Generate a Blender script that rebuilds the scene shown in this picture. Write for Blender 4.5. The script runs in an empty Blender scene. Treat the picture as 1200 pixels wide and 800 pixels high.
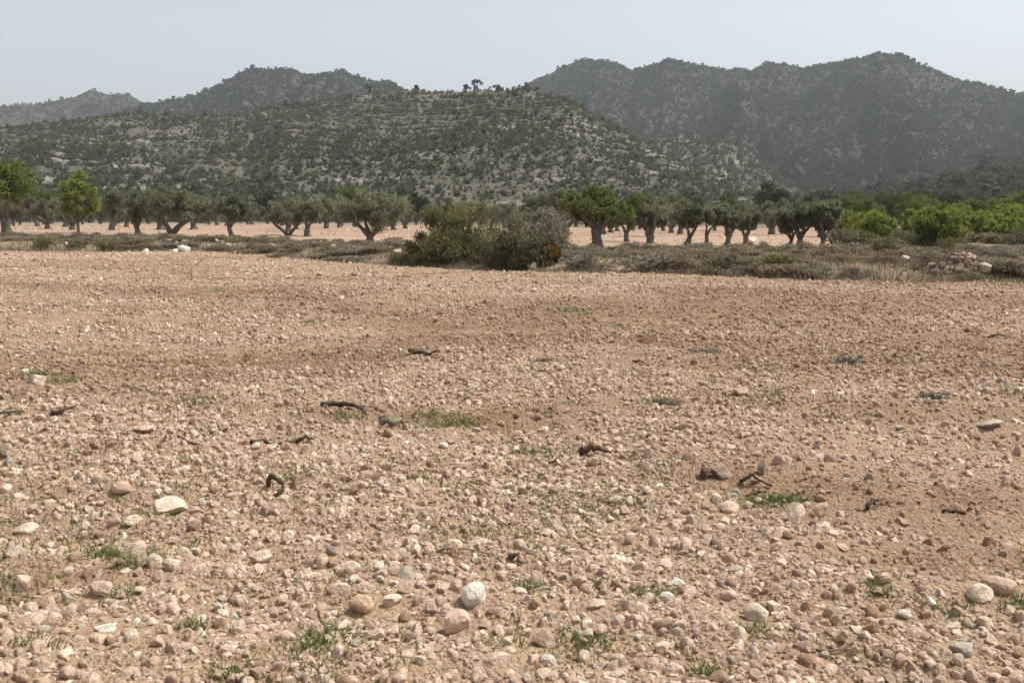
import bpy, bmesh, math, random
import numpy as np
from mathutils import Vector, Matrix

SC = bpy.context.scene
COL = SC.collection
rad = math.radians
random.seed(7)
RNG = np.random.default_rng(7)

# ---------------------------------------------------------------- camera, sky, sun, exposure
CAM_H = 1.65
F = 35 / 36 * 1200            # focal length in pixels of the 1200 px wide photograph
PITCH = math.atan(145 / F)
cam = bpy.data.cameras.new('camera')
cam.lens = 35
cam.sensor_width = 36
cam.clip_start = 0.1
cam.clip_end = 20000
camo = bpy.data.objects.new('camera', cam)
COL.objects.link(camo)
camo.location = (0, 0, CAM_H)
camo.rotation_euler = (math.pi / 2 - PITCH, 0, 0)
SC.camera = camo

SUN_EL, SUN_AZ = 60, 80       # azimuth clockwise from the viewing direction
W = bpy.data.worlds.new('World')
SC.world = W
W.use_nodes = True
nt = W.node_tree
nt.nodes.clear()
sky = nt.nodes.new('ShaderNodeTexSky')
sky.sky_type = 'NISHITA'
sky.sun_disc = False
sky.sun_elevation = rad(SUN_EL)
sky.sun_rotation = rad(SUN_AZ)
sky.altitude = 300
sky.air_density = 1.0
sky.dust_density = 4.5
sky.ozone_density = 1.0
bg = nt.nodes.new('ShaderNodeBackground')
bg.inputs['Strength'].default_value = 0.15
wo = nt.nodes.new('ShaderNodeOutputWorld')
hs = nt.nodes.new('ShaderNodeHueSaturation')
hs.inputs['Saturation'].default_value = 0.4
nt.links.new(sky.outputs[0], hs.inputs['Color'])
nt.links.new(hs.outputs[0], bg.inputs['Color'])
nt.links.new(bg.outputs[0], wo.inputs['Surface'])

sl = bpy.data.lights.new('sun', 'SUN')
sl.energy = 3.6
sl.angle = rad(4.0)
sl.color = (1.0, 0.95, 0.87)
so = bpy.data.objects.new('sun', sl)
COL.objects.link(so)
sd = Vector((math.sin(rad(SUN_AZ)) * math.cos(rad(SUN_EL)), math.cos(rad(SUN_AZ)) * math.cos(rad(SUN_EL)), math.sin(rad(SUN_EL))))
so.rotation_euler = (-sd).to_track_quat('-Z', 'Y').to_euler()
so.location = sd * 100

vs = SC.view_settings
vs.view_transform = 'Standard'
vs.look = 'None'
vs.exposure = 0.38
vs.gamma = 1.0
HAZE = 0.00017

# ---------------------------------------------------------------- helpers
def ss(a, b, x):
    t = np.clip((np.asarray(x, float) - a) / (b - a), 0, 1)
    return t * t * (3 - 2 * t)

def _hash(ix, iy, seed):
    h = (ix.astype(np.int64) * 374761393 + iy.astype(np.int64) * 668265263 + seed * 2147483647 + 12345) & 0xFFFFFFFF
    h = ((h ^ (h >> 13)) * 1274126177) & 0xFFFFFFFF
    h = (h ^ (h >> 16)) & 0xFFFF
    return h / 65535.0

def vnoise(x, y, seed=0):
    x = np.asarray(x, float); y = np.asarray(y, float)
    ix = np.floor(x); iy = np.floor(y)
    fx = x - ix; fy = y - iy
    u = fx * fx * fx * (fx * (fx * 6 - 15) + 10)
    v = fy * fy * fy * (fy * (fy * 6 - 15) + 10)
    a = _hash(ix, iy, seed); b = _hash(ix + 1, iy, seed)
    c = _hash(ix, iy + 1, seed); d = _hash(ix + 1, iy + 1, seed)
    return (a + (b - a) * u) * (1 - v) + (c + (d - c) * u) * v

def fbm(x, y, seed=0, oct=4, gain=0.5):
    s = 0; a = 1; n = 0
    for k in range(oct):
        s = s + a * vnoise(x * 2 ** k + 17.3 * k, y * 2 ** k - 9.1 * k, seed + k)
        n += a
        a *= gain
    return s / n

def tag(o, label=None, cat=None, group=None, kind=None):
    if label: o['label'] = label
    if cat: o['category'] = cat
    if group: o['group'] = group
    if kind: o['kind'] = kind
    return o

def sharpen(me, deg=24):
    bm = bmesh.new(); bm.from_mesh(me)
    for e in bm.edges:
        if len(e.link_faces) == 2 and e.calc_face_angle() > rad(deg): e.smooth = False
    bm.to_mesh(me); bm.free()
    return me

def mesh(name, verts, faces, mats=(), smooth=False, attrs=None, mat_index=None):
    """verts (n,3); faces: (m,3) or (m,4) array"""
    me = bpy.data.meshes.new(name)
    verts = np.asarray(verts, np.float32)
    me.vertices.add(len(verts))
    me.vertices.foreach_set('co', verts.ravel())
    if faces is not None and len(faces):
        faces = np.asarray(faces, np.int32)
        m, k = faces.shape
        me.loops.add(m * k)
        me.loops.foreach_set('vertex_index', faces.ravel())
        me.polygons.add(m)
        me.polygons.foreach_set('loop_start', np.arange(0, m * k, k, dtype=np.int32))
        me.polygons.foreach_set('loop_total', np.full(m, k, np.int32))
        if mat_index is not None:
            me.polygons.foreach_set('material_index', np.asarray(mat_index, np.int32))
    for m_ in mats: me.materials.append(m_)
    me.update(calc_edges=True)
    if smooth and faces is not None:
        me.polygons.foreach_set('use_smooth', np.ones(len(me.polygons), bool))
    if attrs:
        for an, (dom, typ, data) in attrs.items():
            a = me.attributes.new(an, typ, dom)
            key = {'FLOAT': 'value', 'INT': 'value', 'FLOAT_VECTOR': 'vector', 'FLOAT_COLOR': 'color'}[typ]
            a.data.foreach_set(key, np.asarray(data, np.int32 if typ == 'INT' else np.float32).ravel())
    return me

def obj(name, me, parent=None, loc=None):
    o = bpy.data.objects.new(name, me)
    COL.objects.link(o)
    if parent: o.parent = parent
    if loc is not None: o.location = loc
    return o

def copy_tree(o, parent=None):
    c = o.copy(); COL.objects.link(c); c.parent = parent
    for ch in o.children: copy_tree(ch, c)
    return c

# ---------------------------------------------------------------- materials
def newmat(name):
    m = bpy.data.materials.new(name)
    m.use_nodes = True
    n = m.node_tree
    n.nodes.clear()
    return m, n

class G:
    """tiny node-graph helper"""
    def __init__(s, name):
        s.m, s.t = newmat(name)
    def n(s, typ, **kw):
        x = s.t.nodes.new(typ)
        for k, v in kw.items(): setattr(x, k, v)
        return x
    def l(s, a, b): s.t.links.new(a, b)
    def noise(s, vec, scale, detail=4, rough=0.55, dist=0.0):
        x = s.n('ShaderNodeTexNoise')
        x.inputs['Scale'].default_value = scale
        x.inputs['Detail'].default_value = detail
        x.inputs['Roughness'].default_value = rough
        x.inputs['Distortion'].default_value = dist
        s.l(vec, x.inputs['Vector'])
        return x.outputs['Fac']
    def mapping(s, vec, scale=(1, 1, 1), rot=(0, 0, 0), loc=(0, 0, 0)):
        x = s.n('ShaderNodeMapping')
        x.inputs['Scale'].default_value = scale
        x.inputs['Rotation'].default_value = rot
        x.inputs['Location'].default_value = loc
        s.l(vec, x.inputs['Vector'])
        return x.outputs[0]
    def ramp(s, fac, a, b, lo=0.0, hi=1.0):
        x = s.n('ShaderNodeMapRange')
        x.interpolation_type = 'SMOOTHSTEP'
        for k, v in (('From Min', a), ('From Max', b), ('To Min', lo), ('To Max', hi)):
            x.inputs[k].default_value = v
        s.l(fac, x.inputs['Value'])
        return x.outputs[0]
    def mix(s, fac, a, b, mode='MIX'):
        x = s.n('ShaderNodeMix', data_type='RGBA', blend_type=mode)
        for sock, v in ((x.inputs[0], fac), (x.inputs[6], a), (x.inputs[7], b)):
            if hasattr(v, 'is_linked'): s.l(v, sock)
            elif isinstance(v, (int, float)): sock.default_value = v
            else: sock.default_value = (*v, 1)
        return x.outputs[2]
    def math(s, op, a, b=None):
        x = s.n('ShaderNodeMath', operation=op)
        for i, v in enumerate((a, b)):
            if v is None: continue
            if hasattr(v, 'is_linked'): s.l(v, x.inputs[i])
            else: x.inputs[i].default_value = v
        return x.outputs[0]
    def bump(s, h, strength, dist):
        x = s.n('ShaderNodeBump')
        x.inputs['Strength'].default_value = strength
        x.inputs['Distance'].default_value = dist
        s.l(h, x.inputs['Height'])
        return x.outputs[0]
    def out(s, color, rough=0.9, normal=None, spec=0.25):
        b = s.n('ShaderNodeBsdfPrincipled')
        if hasattr(color, 'is_linked'): s.l(color, b.inputs['Base Color'])
        else: b.inputs['Base Color'].default_value = (*color, 1)
        b.inputs['Roughness'].default_value = rough
        b.inputs['Specular IOR Level'].default_value = spec
        if normal is not None: s.l(normal, b.inputs['Normal'])
        o = s.n('ShaderNodeOutputMaterial')
        s.l(b.outputs[0], o.inputs['Surface'])
        return s.m
    def pos(s):
        return s.n('ShaderNodeNewGeometry').outputs['Position']

def mat_field():
    g = G('ploughed_soil')
    p = g.pos()
    at = g.n('ShaderNodeAttribute'); at.attribute_name = 'soil'
    mid = g.noise(p, 2.2, 5, 0.65)
    fine = g.noise(p, 45, 3, 0.6)
    grit = g.noise(p, 160, 2, 0.6)
    c = g.mix(at.outputs['Fac'], (0.315, 0.212, 0.138), (0.18, 0.104, 0.060))
    c = g.mix(g.ramp(mid, 0.40, 0.7, 0, 0.35), c, (0.40, 0.285, 0.185))
    c = g.mix(g.ramp(fine, 0.45, 0.7, 0, 0.40), c, (0.47, 0.345, 0.24))
    c = g.mix(g.ramp(grit, 0.55, 0.72, 0, 0.4), c, (0.54, 0.42, 0.31))
    weed = g.noise(g.mapping(p, (0.35, 0.6, 1), (0, 0, 0.3), (3, 7, 0)), 1.0, 6, 0.7)
    c = g.mix(g.ramp(weed, 0.50, 0.70, 0, 0.36), c, (0.17, 0.165, 0.065))
    v = g.n('ShaderNodeTexVoronoi', feature='F1')
    v.inputs['Scale'].default_value = 42
    g.l(p, v.inputs['Vector'])
    h = g.math('SUBTRACT', g.math('ADD', fine, g.math('MULTIPLY', grit, 0.35)), g.math('MULTIPLY', v.outputs['Distance'], 0.9))
    return g.out(c, 0.95, g.bump(h, 0.9, 0.02), 0.1)

def mat_bank():
    g = G('dry_bank_soil')
    p = g.pos()
    a = g.noise(p, 0.9, 5, 0.65)
    b = g.noise(p, 9, 4, 0.6)
    c = g.mix(g.ramp(a, 0.35, 0.65), (0.17, 0.125, 0.080), (0.27, 0.20, 0.135))
    c = g.mix(g.ramp(b, 0.5, 0.7, 0, 0.6), c, (0.11, 0.10, 0.055))
    return g.out(c, 0.95, g.bump(b, 0.8, 0.06), 0.1)

def mat_grove():
    g = G('orchard_soil')
    p = g.pos()
    a = g.noise(g.mapping(p, (0.03, 0.16, 1), (0, 0, 0.05)), 1.0, 5, 0.6, 0.4)
    b = g.noise(p, 2.5, 5, 0.65)
    c = g.mix(g.ramp(a, 0.35, 0.65), (0.265, 0.178, 0.124), (0.345, 0.242, 0.172))
    c = g.mix(g.ramp(b, 0.5, 0.72, 0, 0.5), c, (0.45, 0.345, 0.265))
    far = g.n('ShaderNodeSeparateXYZ'); g.l(p, far.inputs[0])
    scrub = g.noise(p, 0.08, 5, 0.6)
    f = g.math('MULTIPLY', g.ramp(far.outputs[1], 150, 215), g.ramp(scrub, 0.25, 0.5))
    c = g.mix(f, c, (0.12, 0.105, 0.06))
    return g.out(c, 0.95, g.bump(b, 0.8, 0.08), 0.1)

def mat_hill(name, soil, scrub, rock, rock_amt, zs=0.30):
    g = G(name)
    p = g.pos()
    band = g.noise(g.mapping(p, (0.030, 0.030, zs)), 1.0, 6, 0.68, 0.7)
    patch = g.noise(g.mapping(p, (1, 1, 1.6)), 0.012, 4, 0.6)
    fine = g.noise(g.mapping(p, (1, 1, 2.0)), 0.35, 5, 0.7)
    veg = g.noise(g.mapping(p, (1, 1, 1.2)), 0.075, 6, 0.7)
    c = g.mix(g.ramp(veg, 0.42, 0.58), soil, scrub)
    c = g.mix(g.ramp(fine, 0.40, 0.62, 0, 0.75), c, tuple(0.6 * k for k in scrub))
    lift = g.math('ADD', band, g.math('MULTIPLY', g.math('SUBTRACT', patch, 0.5), 0.7))
    f = g.math('MULTIPLY', g.ramp(lift, rock_amt, rock_amt + 0.10), g.ramp(fine, 0.62, 0.45))
    c = g.mix(f, c, rock)
    h = g.math('ADD', g.math('MULTIPLY', band, 1.6), fine)
    return g.out(c, 0.95, g.bump(h, 0.8, 1.6), 0.1)

def mat_foliage(name, dark, light, trans=0.3):
    g = G(name)
    a = g.n('ShaderNodeAttribute'); a.attribute_name = 'shade'
    c = g.mix(a.outputs['Fac'], dark, light)
    oi = g.n('ShaderNodeObjectInfo')
    c = g.mix(g.ramp(oi.outputs['Random'], 0, 1, 0.0, 0.25), c, tuple(0.5 * k for k in dark))
    d = g.n('ShaderNodeBsdfDiffuse'); g.l(c, d.inputs[0])
    t = g.n('ShaderNodeBsdfTranslucent'); g.l(c, t.inputs[0])
    m = g.n('ShaderNodeMixShader'); m.inputs[0].default_value = trans
    g.l(d.outputs[0], m.inputs[1]); g.l(t.outputs[0], m.inputs[2])
    o = g.n('ShaderNodeOutputMaterial'); g.l(m.outputs[0], o.inputs[0])
    return g.m

def mat_tint_foliage(name, trans=0.2):
    g = G(name)
    t_ = g.n('ShaderNodeAttribute', attribute_type='INSTANCER'); t_.attribute_name = 'tint'
    a = g.n('ShaderNodeAttribute'); a.attribute_name = 'shade'
    c = g.mix(1.0, t_.outputs['Color'], g.mix(a.outputs['Fac'], (0.55, 0.55, 0.55), (1.45, 1.45, 1.35)), 'MULTIPLY')
    d = g.n('ShaderNodeBsdfDiffuse'); g.l(c, d.inputs[0])
    t = g.n('ShaderNodeBsdfTranslucent'); g.l(c, t.inputs[0])
    m = g.n('ShaderNodeMixShader'); m.inputs[0].default_value = trans
    g.l(d.outputs[0], m.inputs[1]); g.l(t.outputs[0], m.inputs[2])
    o = g.n('ShaderNodeOutputMaterial'); g.l(m.outputs[0], o.inputs[0])
    return g.m

def mat_stone():
    g = G('limestone')
    t_ = g.n('ShaderNodeAttribute', attribute_type='INSTANCER'); t_.attribute_name = 'tint'
    tc = g.n('ShaderNodeTexCoord').outputs['Object']
    a = g.noise(tc, 1.8, 5, 0.6)
    b = g.noise(tc, 9, 4, 0.65)
    c = g.mix(g.ramp(a, 0.35, 0.65), (0.78, 0.74, 0.69), (1.12, 1.12, 1.12))
    c = g.mix(g.ramp(b, 0.56, 0.72, 0, 0.5), c, (0.62, 0.52, 0.44))
    c = g.mix(1.0, t_.outputs['Color'], c, 'MULTIPLY')
    return g.out(c, 0.9, g.bump(g.math('ADD', a, g.math('MULTIPLY', b, 0.4)), 0.55, 0.12), 0.15)

def mat_wood(name, c0, c1):
    g = G(name)
    tc = g.n('ShaderNodeTexCoord').outputs['Object']
    a = g.noise(g.mapping(tc, (1, 1, 0.25)), 14, 5, 0.65)
    c = g.mix(g.ramp(a, 0.35, 0.65), c0, c1)
    return g.out(c, 0.9, g.bump(a, 0.9, 0.05), 0.1)

M_FIELD, M_BANK, M_GROVE = mat_field(), mat_bank(), mat_grove()
M_STONE = mat_stone()
M_BARK = mat_wood('olive_bark', (0.085, 0.070, 0.055), (0.22, 0.185, 0.15))
M_PALEBARK = mat_wood('pale_bark', (0.20, 0.17, 0.14), (0.38, 0.34, 0.29))
M_DEADWOOD = mat_wood('dark_dead_wood', (0.045, 0.033, 0.024), (0.13, 0.097, 0.07))
M_BROWNWOOD = mat_wood('brown_dead_wood', (0.07, 0.042, 0.03), (0.17, 0.11, 0.08))
M_GREYWOOD = mat_wood('weathered_wood', (0.13, 0.115, 0.085), (0.27, 0.23, 0.17))
M_OLIVE = mat_foliage('olive_leaves', (0.125, 0.132, 0.070), (0.28, 0.285, 0.175), 0.40)
M_GREEN = mat_foliage('green_tree_leaves', (0.075, 0.095, 0.028), (0.20, 0.225, 0.07), 0.35)
M_ALMOND = mat_foliage('almond_leaves', (0.15, 0.18, 0.038), (0.31, 0.345, 0.09), 0.45)
M_FRESH = mat_foliage('fresh_leaves', (0.10, 0.135, 0.034), (0.22, 0.262, 0.075), 0.42)
M_DARKTREE = mat_foliage('dark_tree_leaves', (0.04, 0.055, 0.022), (0.10, 0.125, 0.045), 0.2)
M_BUSH = mat_foliage('mastic_leaves', (0.095, 0.093, 0.042), (0.255, 0.24, 0.11), 0.35)
M_GREYBUSH = mat_foliage('grey_scrub_leaves', (0.18, 0.158, 0.112), (0.36, 0.325, 0.24), 0.3)
M_BROWNBUSH = mat_foliage('brown_scrub_leaves', (0.165, 0.128, 0.08), (0.34, 0.275, 0.18), 0.3)
M_RUST = mat_foliage('rusty_leaves', (0.10, 0.055, 0.018), (0.24, 0.15, 0.045), 0.25)
M_SCRUBGREEN = mat_foliage('green_scrub_leaves', (0.11, 0.108, 0.06), (0.25, 0.24, 0.14), 0.3)
M_HAY = mat_foliage('dry_grass_blades', (0.14, 0.115, 0.075), (0.30, 0.25, 0.175), 0.3)
M_WEED = mat_foliage('weed_blades', (0.11, 0.14, 0.042), (0.24, 0.27, 0.10), 0.35)
M_GREYWEED = mat_foliage('grey_weed_blades', (0.13, 0.135, 0.10), (0.25, 0.25, 0.19), 0.25)
M_PINE = mat_tint_foliage('pine_needles', 0.5)

# ---------------------------------------------------------------- ground heights and picture rays
def ray(px, py):
    a = (px - 600) / F
    b = -(py - 400) / F
    return np.array([a, math.cos(PITCH) + b * math.sin(PITCH), -math.sin(PITCH) + b * math.cos(PITCH)])

def tilt(x, y):
    return 0.55 * ss(18, 62, y) * ss(2, -30, x)

def _hit(px, py, fn):
    r = ray(px, py)
    lo, hi = 1.0, None
    s = 1.0
    prev = s
    while s < 900:
        if CAM_H + r[2] * s <= fn(r[0] * s, r[1] * s): hi = s; break
        prev = s
        s *= 1.02
    if hi is None: return r * 900 + np.array([0, 0, CAM_H])
    lo = prev
    for _ in range(40):
        m = (lo + hi) / 2
        if CAM_H + r[2] * m <= fn(r[0] * m, r[1] * m): hi = m
        else: lo = m
    return np.array([r[0] * hi, r[1] * hi, CAM_H + r[2] * hi])

_ed = [_hit(px, py, tilt) for px, py in ((-900, 292), (-300, 293), (0, 295), (120, 295), (240, 296), (350, 303), (460, 312), (600, 318), (750, 322), (900, 327), (1050, 331), (1200, 334), (1500, 339), (2100, 348))]
EX = np.array([e[0] for e in _ed]); EY = np.array([e[1] for e in _ed])
o_ = np.argsort(EX); EX, EY = EX[o_], EY[o_]
def edge(x): return np.interp(x, EX, EY)

def bank_w(x):                       # depth of the scrub strip behind the field
    return np.interp(x, [-40, -12, -6, 0, 8, 14, 25], [9, 9, 12, 13, 15, 22, 34])

def gz(x, y):
    s = np.asarray(y) - edge(x)
    w = bank_w(x)
    z = tilt(x, y)
    z = z + 0.32 * ss(0.3, 2.6, s) * (1 - 0.75 * ss(w * 0.7, w * 1.5, s))
    z = z + 0.10 * (fbm(np.asarray(x) * 0.09, np.asarray(y) * 0.09, 3, 2) - 0.5) * ss(4, 20, y)
    return z

def field_micro(x, y):
    # shallow furrows that run across the view, clods and small hollows
    d = np.hypot(x, y)
    fade = 1 - ss(30, 60, d)
    yy = y + 0.16 * x + 0.8 * fbm(x * 0.35, y * 0.35, 21, 2)
    furrow = 0.030 * np.sin(yy * 2 * math.pi / 0.62) * (0.35 + fbm(x * 0.25, y * 0.5, 25, 2))
    cl = fbm(x * 3.1, y * 3.1, 31, 3) - 0.5
    cl2 = np.abs(fbm(x * 11, y * 11, 41, 2) - 0.5)
    big = fbm(x * 0.6, y * 0.9, 51, 2) - 0.5
    return (furrow + 0.075 * cl + 0.045 * (0.25 - cl2) + 0.10 * big) * np.where(y < edge(x), 1, 0.6) * (0.35 + 0.65 * fade)

def gzm(x, y):
    x = np.asarray(x, float); y = np.asarray(y, float)
    return gz(x, y) + field_micro(x, y)

def hit(px, py): return _hit(px, py, lambda x, y: float(gz(x, y)))
def hitm(px, py): return _hit(px, py, lambda x, y: float(gzm(x, y)))

# bands of bare brown soil left by the plough: picture points turned into places, then widths in metres
BANDS = []
for pts, wd, amt in (([(-200, 452), (0, 446), (200, 440), (330, 428), (480, 405), (640, 398), (800, 400)], .9, 1.0),
                     ([(-100, 330), (150, 340), (330, 352), (470, 366)], 1.2, .55), ([(560, 372), (720, 360), (860, 357), (1000, 362)], 1.6, .8),
                     ([(620, 490), (760, 480), (900, 470)], .35, .5), ([(860, 565), (960, 575), (1080, 580), (1260, 590)], .5, .8), ([(1060, 640), (1150, 640), (1260, 650)], .35, .6),
                     ([(380, 488), (520, 494), (660, 505)], .3, .6), ([(-50, 715), (60, 712), (170, 705)], .10, .6), ([(880, 345), (1050, 352), (1250, 356)], 2.0, .5)):
    q = np.array([hit(*p_)[:2] for p_ in pts])
    dense = np.concatenate([q[i] + (q[i + 1] - q[i]) * np.linspace(0, 1, 14)[:, None] for i in range(len(q) - 1)])
    BANDS.append((dense, wd, amt))
def soilpat(x, y):
    """1 = bare brown soil, 0 = pale stony soil"""
    x = np.asarray(x, float); y = np.asarray(y, float)
    o = np.zeros(x.shape)
    wx = x + 0.5 * (fbm(x * .5, y * .5, 15, 2) - .5); wy = y + 0.9 * (fbm(x * .4, y * .4, 16, 2) - .5)
    for dn, wd, amt in BANDS:
        near = (wx > dn[:, 0].min() - 4) & (wx < dn[:, 0].max() + 4) & (wy > dn[:, 1].min() - 5) & (wy < dn[:, 1].max() + 5)
        if not near.any(): continue
        d2 = np.full(near.sum(), 1e9)
        for a, b in dn: d2 = np.minimum(d2, (wx[near] - a) ** 2 + (wy[near] - b) ** 2)
        o[near] = np.maximum(o[near], amt * np.exp(-d2 / (wd * wd)))
    n_ = fbm(x * .22, y * .7 + .08 * x, 17, 4)
    yy = y + 0.16 * x + 0.8 * fbm(x * 0.35, y * 0.35, 21, 2)
    row = (0.5 - 0.5 * np.sin(yy * 2 * math.pi / 0.62)) * ss(.35, .6, fbm(x * .12, y * .35, 19, 2)) * ss(7, 11, y)
    return np.clip(.55 * row + o * (.75 + .9 * fbm(x * 1.3, y * 1.3, 18, 3)) + .5 * ss(.50, .68, n_), 0, 1)

# ---------------------------------------------------------------- ground sheet (three soils)
def build_ground():
    front = np.arange(-40, 40.001, 0.22)
    rest = np.arange(44, 320.001, 4)
    th = np.radians(np.concatenate([front, rest]))
    r = [0.0001, 0.6, 1.2, 1.8, 2.2]
    while r[-1] < 62: r.append(r[-1] * 1.0055)
    while r[-1] < 2650: r.append(r[-1] * 1.03)
    r = np.array(r)
    R, T = np.meshgrid(r, th, indexing='ij')
    X = R * np.sin(T); Y = R * np.cos(T)
    Z = gzm(X, Y)
    verts = np.stack([X, Y, Z], -1).reshape(-1, 3)
    nr, na = R.shape
    i = np.arange(nr - 1)[:, None]; j = np.arange(na)[None, :]
    j2 = (j + 1) % na
    quads = np.stack([i * na + j + 0 * j2, i * na + j2, (i + 1) * na + j2, (i + 1) * na + j + 0 * j2], -1).reshape(-1, 4)
    quads = quads[:, ::-1]
    c = verts[quads].mean(1)
    s = c[:, 1] - edge(c[:, 0]) + 0.9 * (fbm(c[:, 0] * 0.8, c[:, 1] * 0.8, 61, 3) - 0.5)
    w = bank_w(c[:, 0]) * (0.8 + 0.5 * fbm(c[:, 0] * 0.15, c[:, 1] * 0.15, 66, 3))
    zone = np.where(s < 0, 0, np.where(s < w, 1, 2))
    for z, nm, m in ((0, 'ploughed_field', M_FIELD), (1, 'scrub_bank', M_BANK), (2, 'orchard_ground', M_GROVE)):
        q = quads[zone == z]
        u, inv = np.unique(q, return_inverse=True)
        at = {'soil': ('POINT', 'FLOAT', soilpat(verts[u][:, 0], verts[u][:, 1]))} if z == 0 else None
        o = obj(nm, mesh(nm, verts[u], inv.reshape(-1, 4), [m], smooth=True, attrs=at))
        tag(o, kind='structure')
build_ground()

# ---------------------------------------------------------------- hills and mountains
def terrain(name, sil, Rc, Rf, m, nu, ntt, px0, px1, drop=0.0, gully=6.0, gfreq=9.0, ledge=0.0, power=1.0, seed=0, back=0.55, rough=0.0):
    px = np.linspace(px0, px1, nu)
    sx = [p[0] for p in sil]; sy = [p[1] for p in sil]
    py = np.interp(px, sx, sy)
    rr = np.array([ray(a, b) for a, b in zip(px, py)])
    hyp = np.hypot(rr[:, 0], rr[:, 1])
    bear = np.arctan2(rr[:, 0], rr[:, 1])
    rc = np.interp(px, [p[0] for p in Rc], [p[1] for p in Rc])
    rf = np.interp(px, [p[0] for p in Rf], [p[1] for p in Rf])
    zc = CAM_H + rr[:, 2] / hyp * rc - drop
    zc = zc + rough * (fbm(px * 0.06, px * 0 + seed, seed + 5, 3) - 0.5)
    t = np.concatenate([np.linspace(0, 1, ntt), 1 + np.linspace(0, back, max(8, ntt // 5))[1:]])
    T, B = np.meshgrid(t, bear, indexing='ij')
    RC = rc[None, :]; RF = rf[None, :]; ZC = zc[None, :]
    R = RF + (RC - RF) * T
    X = R * np.sin(B); Y = R * np.cos(B)
    tt = np.clip(T, 0, 1)
    z0 = -1.5
    Z = z0 + (ZC - z0) * tt ** power
    env = np.clip(4 * tt * (1 - tt), 0, 1) ** 0.8
    wob = 0.5 * (fbm(X * 0.01, Y * 0.01, seed + 2, 2) - 0.5)
    gl = np.abs(fbm((B + wob * 0.08) * gfreq, tt * 1.2, seed, 4) - 0.5) * 2
    Z = Z + env * gully * (gl - 0.35) * 1.6 + env * gully * 0.5 * (fbm(X * 0.03, Y * 0.03, seed + 9, 4) - 0.5)
    if ledge:
        st = 3.2
        warp = 8.0 * fbm(X * 0.02, Y * 0.02, seed + 11, 3)
        ph = (Z + warp) / st
        fr = ph - np.floor(ph)
        amt = ledge * ss(0.42, 0.6, fbm(X * 0.012, Y * 0.012, seed + 13, 3)) * np.clip(env * 3, 0, 1)
        Z = Z + amt * st * (ss(0.35, 0.75, fr) - fr)
        Z = Z + 0.7 * (fbm(X * 0.22, Y * 0.22, seed + 15, 3) - 0.5) * np.clip(env * 3, 0, 1)
    bk = np.clip((T - 1) / back, 0, 1)
    Z = np.where(T > 1, z0 + (ZC - z0) * (1 - bk ** 1.3), Z)
    V = np.stack([X, Y, Z], -1)
    n0, n1 = T.shape
    i = np.arange(n0 - 1)[:, None]; j = np.arange(n1 - 1)[None, :]
    q = np.stack([i * n1 + j, i * n1 + j + 1, (i + 1) * n1 + j + 1, (i + 1) * n1 + j], -1).reshape(-1, 4)
    o = obj(name, mesh(name, V.reshape(-1, 3), q, [m], smooth=True))
    tag(o, kind='structure')
    return V, t

SIL_HILL = [(-700, 215), (-300, 165), (0, 146), (70, 138), (147, 129), (233, 133), (270, 130), (333, 121), (380, 113), (417, 107), (473, 103), (550, 103), (590, 101), (617, 100), (667, 113), (707, 137), (747, 158), (783, 177), (846, 203), (880, 216), (930, 232), (1000, 246), (1100, 252)]
SIL_L1 = [(-700, 150), (-200, 128), (0, 123), (47, 121), (60, 118), (93, 110), (107, 104), (115, 106), (127, 110), (147, 109), (160, 115), (172, 121), (200, 130), (260, 160), (330, 200)]
SIL_L2 = [(100, 150), (150, 126), (172, 120), (210, 113), (247, 102), (267, 90), (290, 79), (315, 76), (340, 79), (353, 85), (370, 83), (400, 81), (427, 88), (443, 93), (453, 91), (463, 95), (475, 103), (520, 122), (600, 160), (700, 210)]
SIL_R = [(480, 175), (560, 130), (600, 106), (615, 100), (633, 91), (650, 80), (660, 73), (683, 70), (700, 69), (727, 73), (742, 80), (760, 74), (780, 68), (800, 70), (820, 74), (850, 79), (880, 81), (890, 75), (900, 72), (920, 71), (935, 76), (950, 78), (960, 74), (985, 70), (1010, 66), (1025, 62), (1058, 62), (1075, 71), (1095, 78), (1117, 89), (1150, 95), (1180, 105), (1200, 108), (1350, 128), (1700, 160), (2100, 200)]
SIL_SPUR = [(560, 240), (640, 200), (740, 165), (800, 155), (829, 157), (870, 168), (890, 185), (915, 206), (960, 235), (1000, 252)]
SIL_WOOD = [(820, 252), (900, 243), (950, 236), (983, 229), (1060, 218), (1130, 204), (1200, 189), (1400, 150), (1900, 120)]

M_HILL = mat_hill('rocky_hillside', (0.128, 0.114, 0.088), (0.095, 0.093, 0.063), (0.255, 0.237, 0.205), 0.53)
M_MTN = mat_hill('scrubby_mountain', (0.066, 0.068, 0.042), (0.056, 0.065, 0.037), (0.22, 0.185, 0.15), 0.66, 0.08)
M_ROCKY = mat_hill('rocky_mountain', (0.072, 0.066, 0.051), (0.052, 0.054, 0.038), (0.15, 0.122, 0.10), 0.60, 0.10)
V_HILL, T_HILL = terrain('hill', SIL_HILL, [(-700, 700), (0, 600), (550, 520), (900, 430), (1100, 400)], [(-700, 330), (0, 250), (550, 235), (1100, 255)],
                         M_HILL, 760, 230, -560, 1080, drop=2.0, gully=7, gfreq=14, ledge=0.6, power=0.92, seed=100, rough=1.5)
V_L1, T_L1 = terrain('rocky_mountain', SIL_L1, [(-700, 1500), (330, 1700)], [(-700, 800), (330, 850)], M_ROCKY, 420, 90, -650, 330, drop=1.5, gully=26, gfreq=26, power=1.1, seed=200, rough=4)
V_L2, T_L2 = terrain('wooded_mountain', SIL_L2, [(100, 1300), (700, 1150)], [(100, 700), (700, 650)], M_MTN, 360, 90, 110, 700, drop=3.5, gully=24, gfreq=26, power=1.05, seed=300, rough=5)
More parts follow.
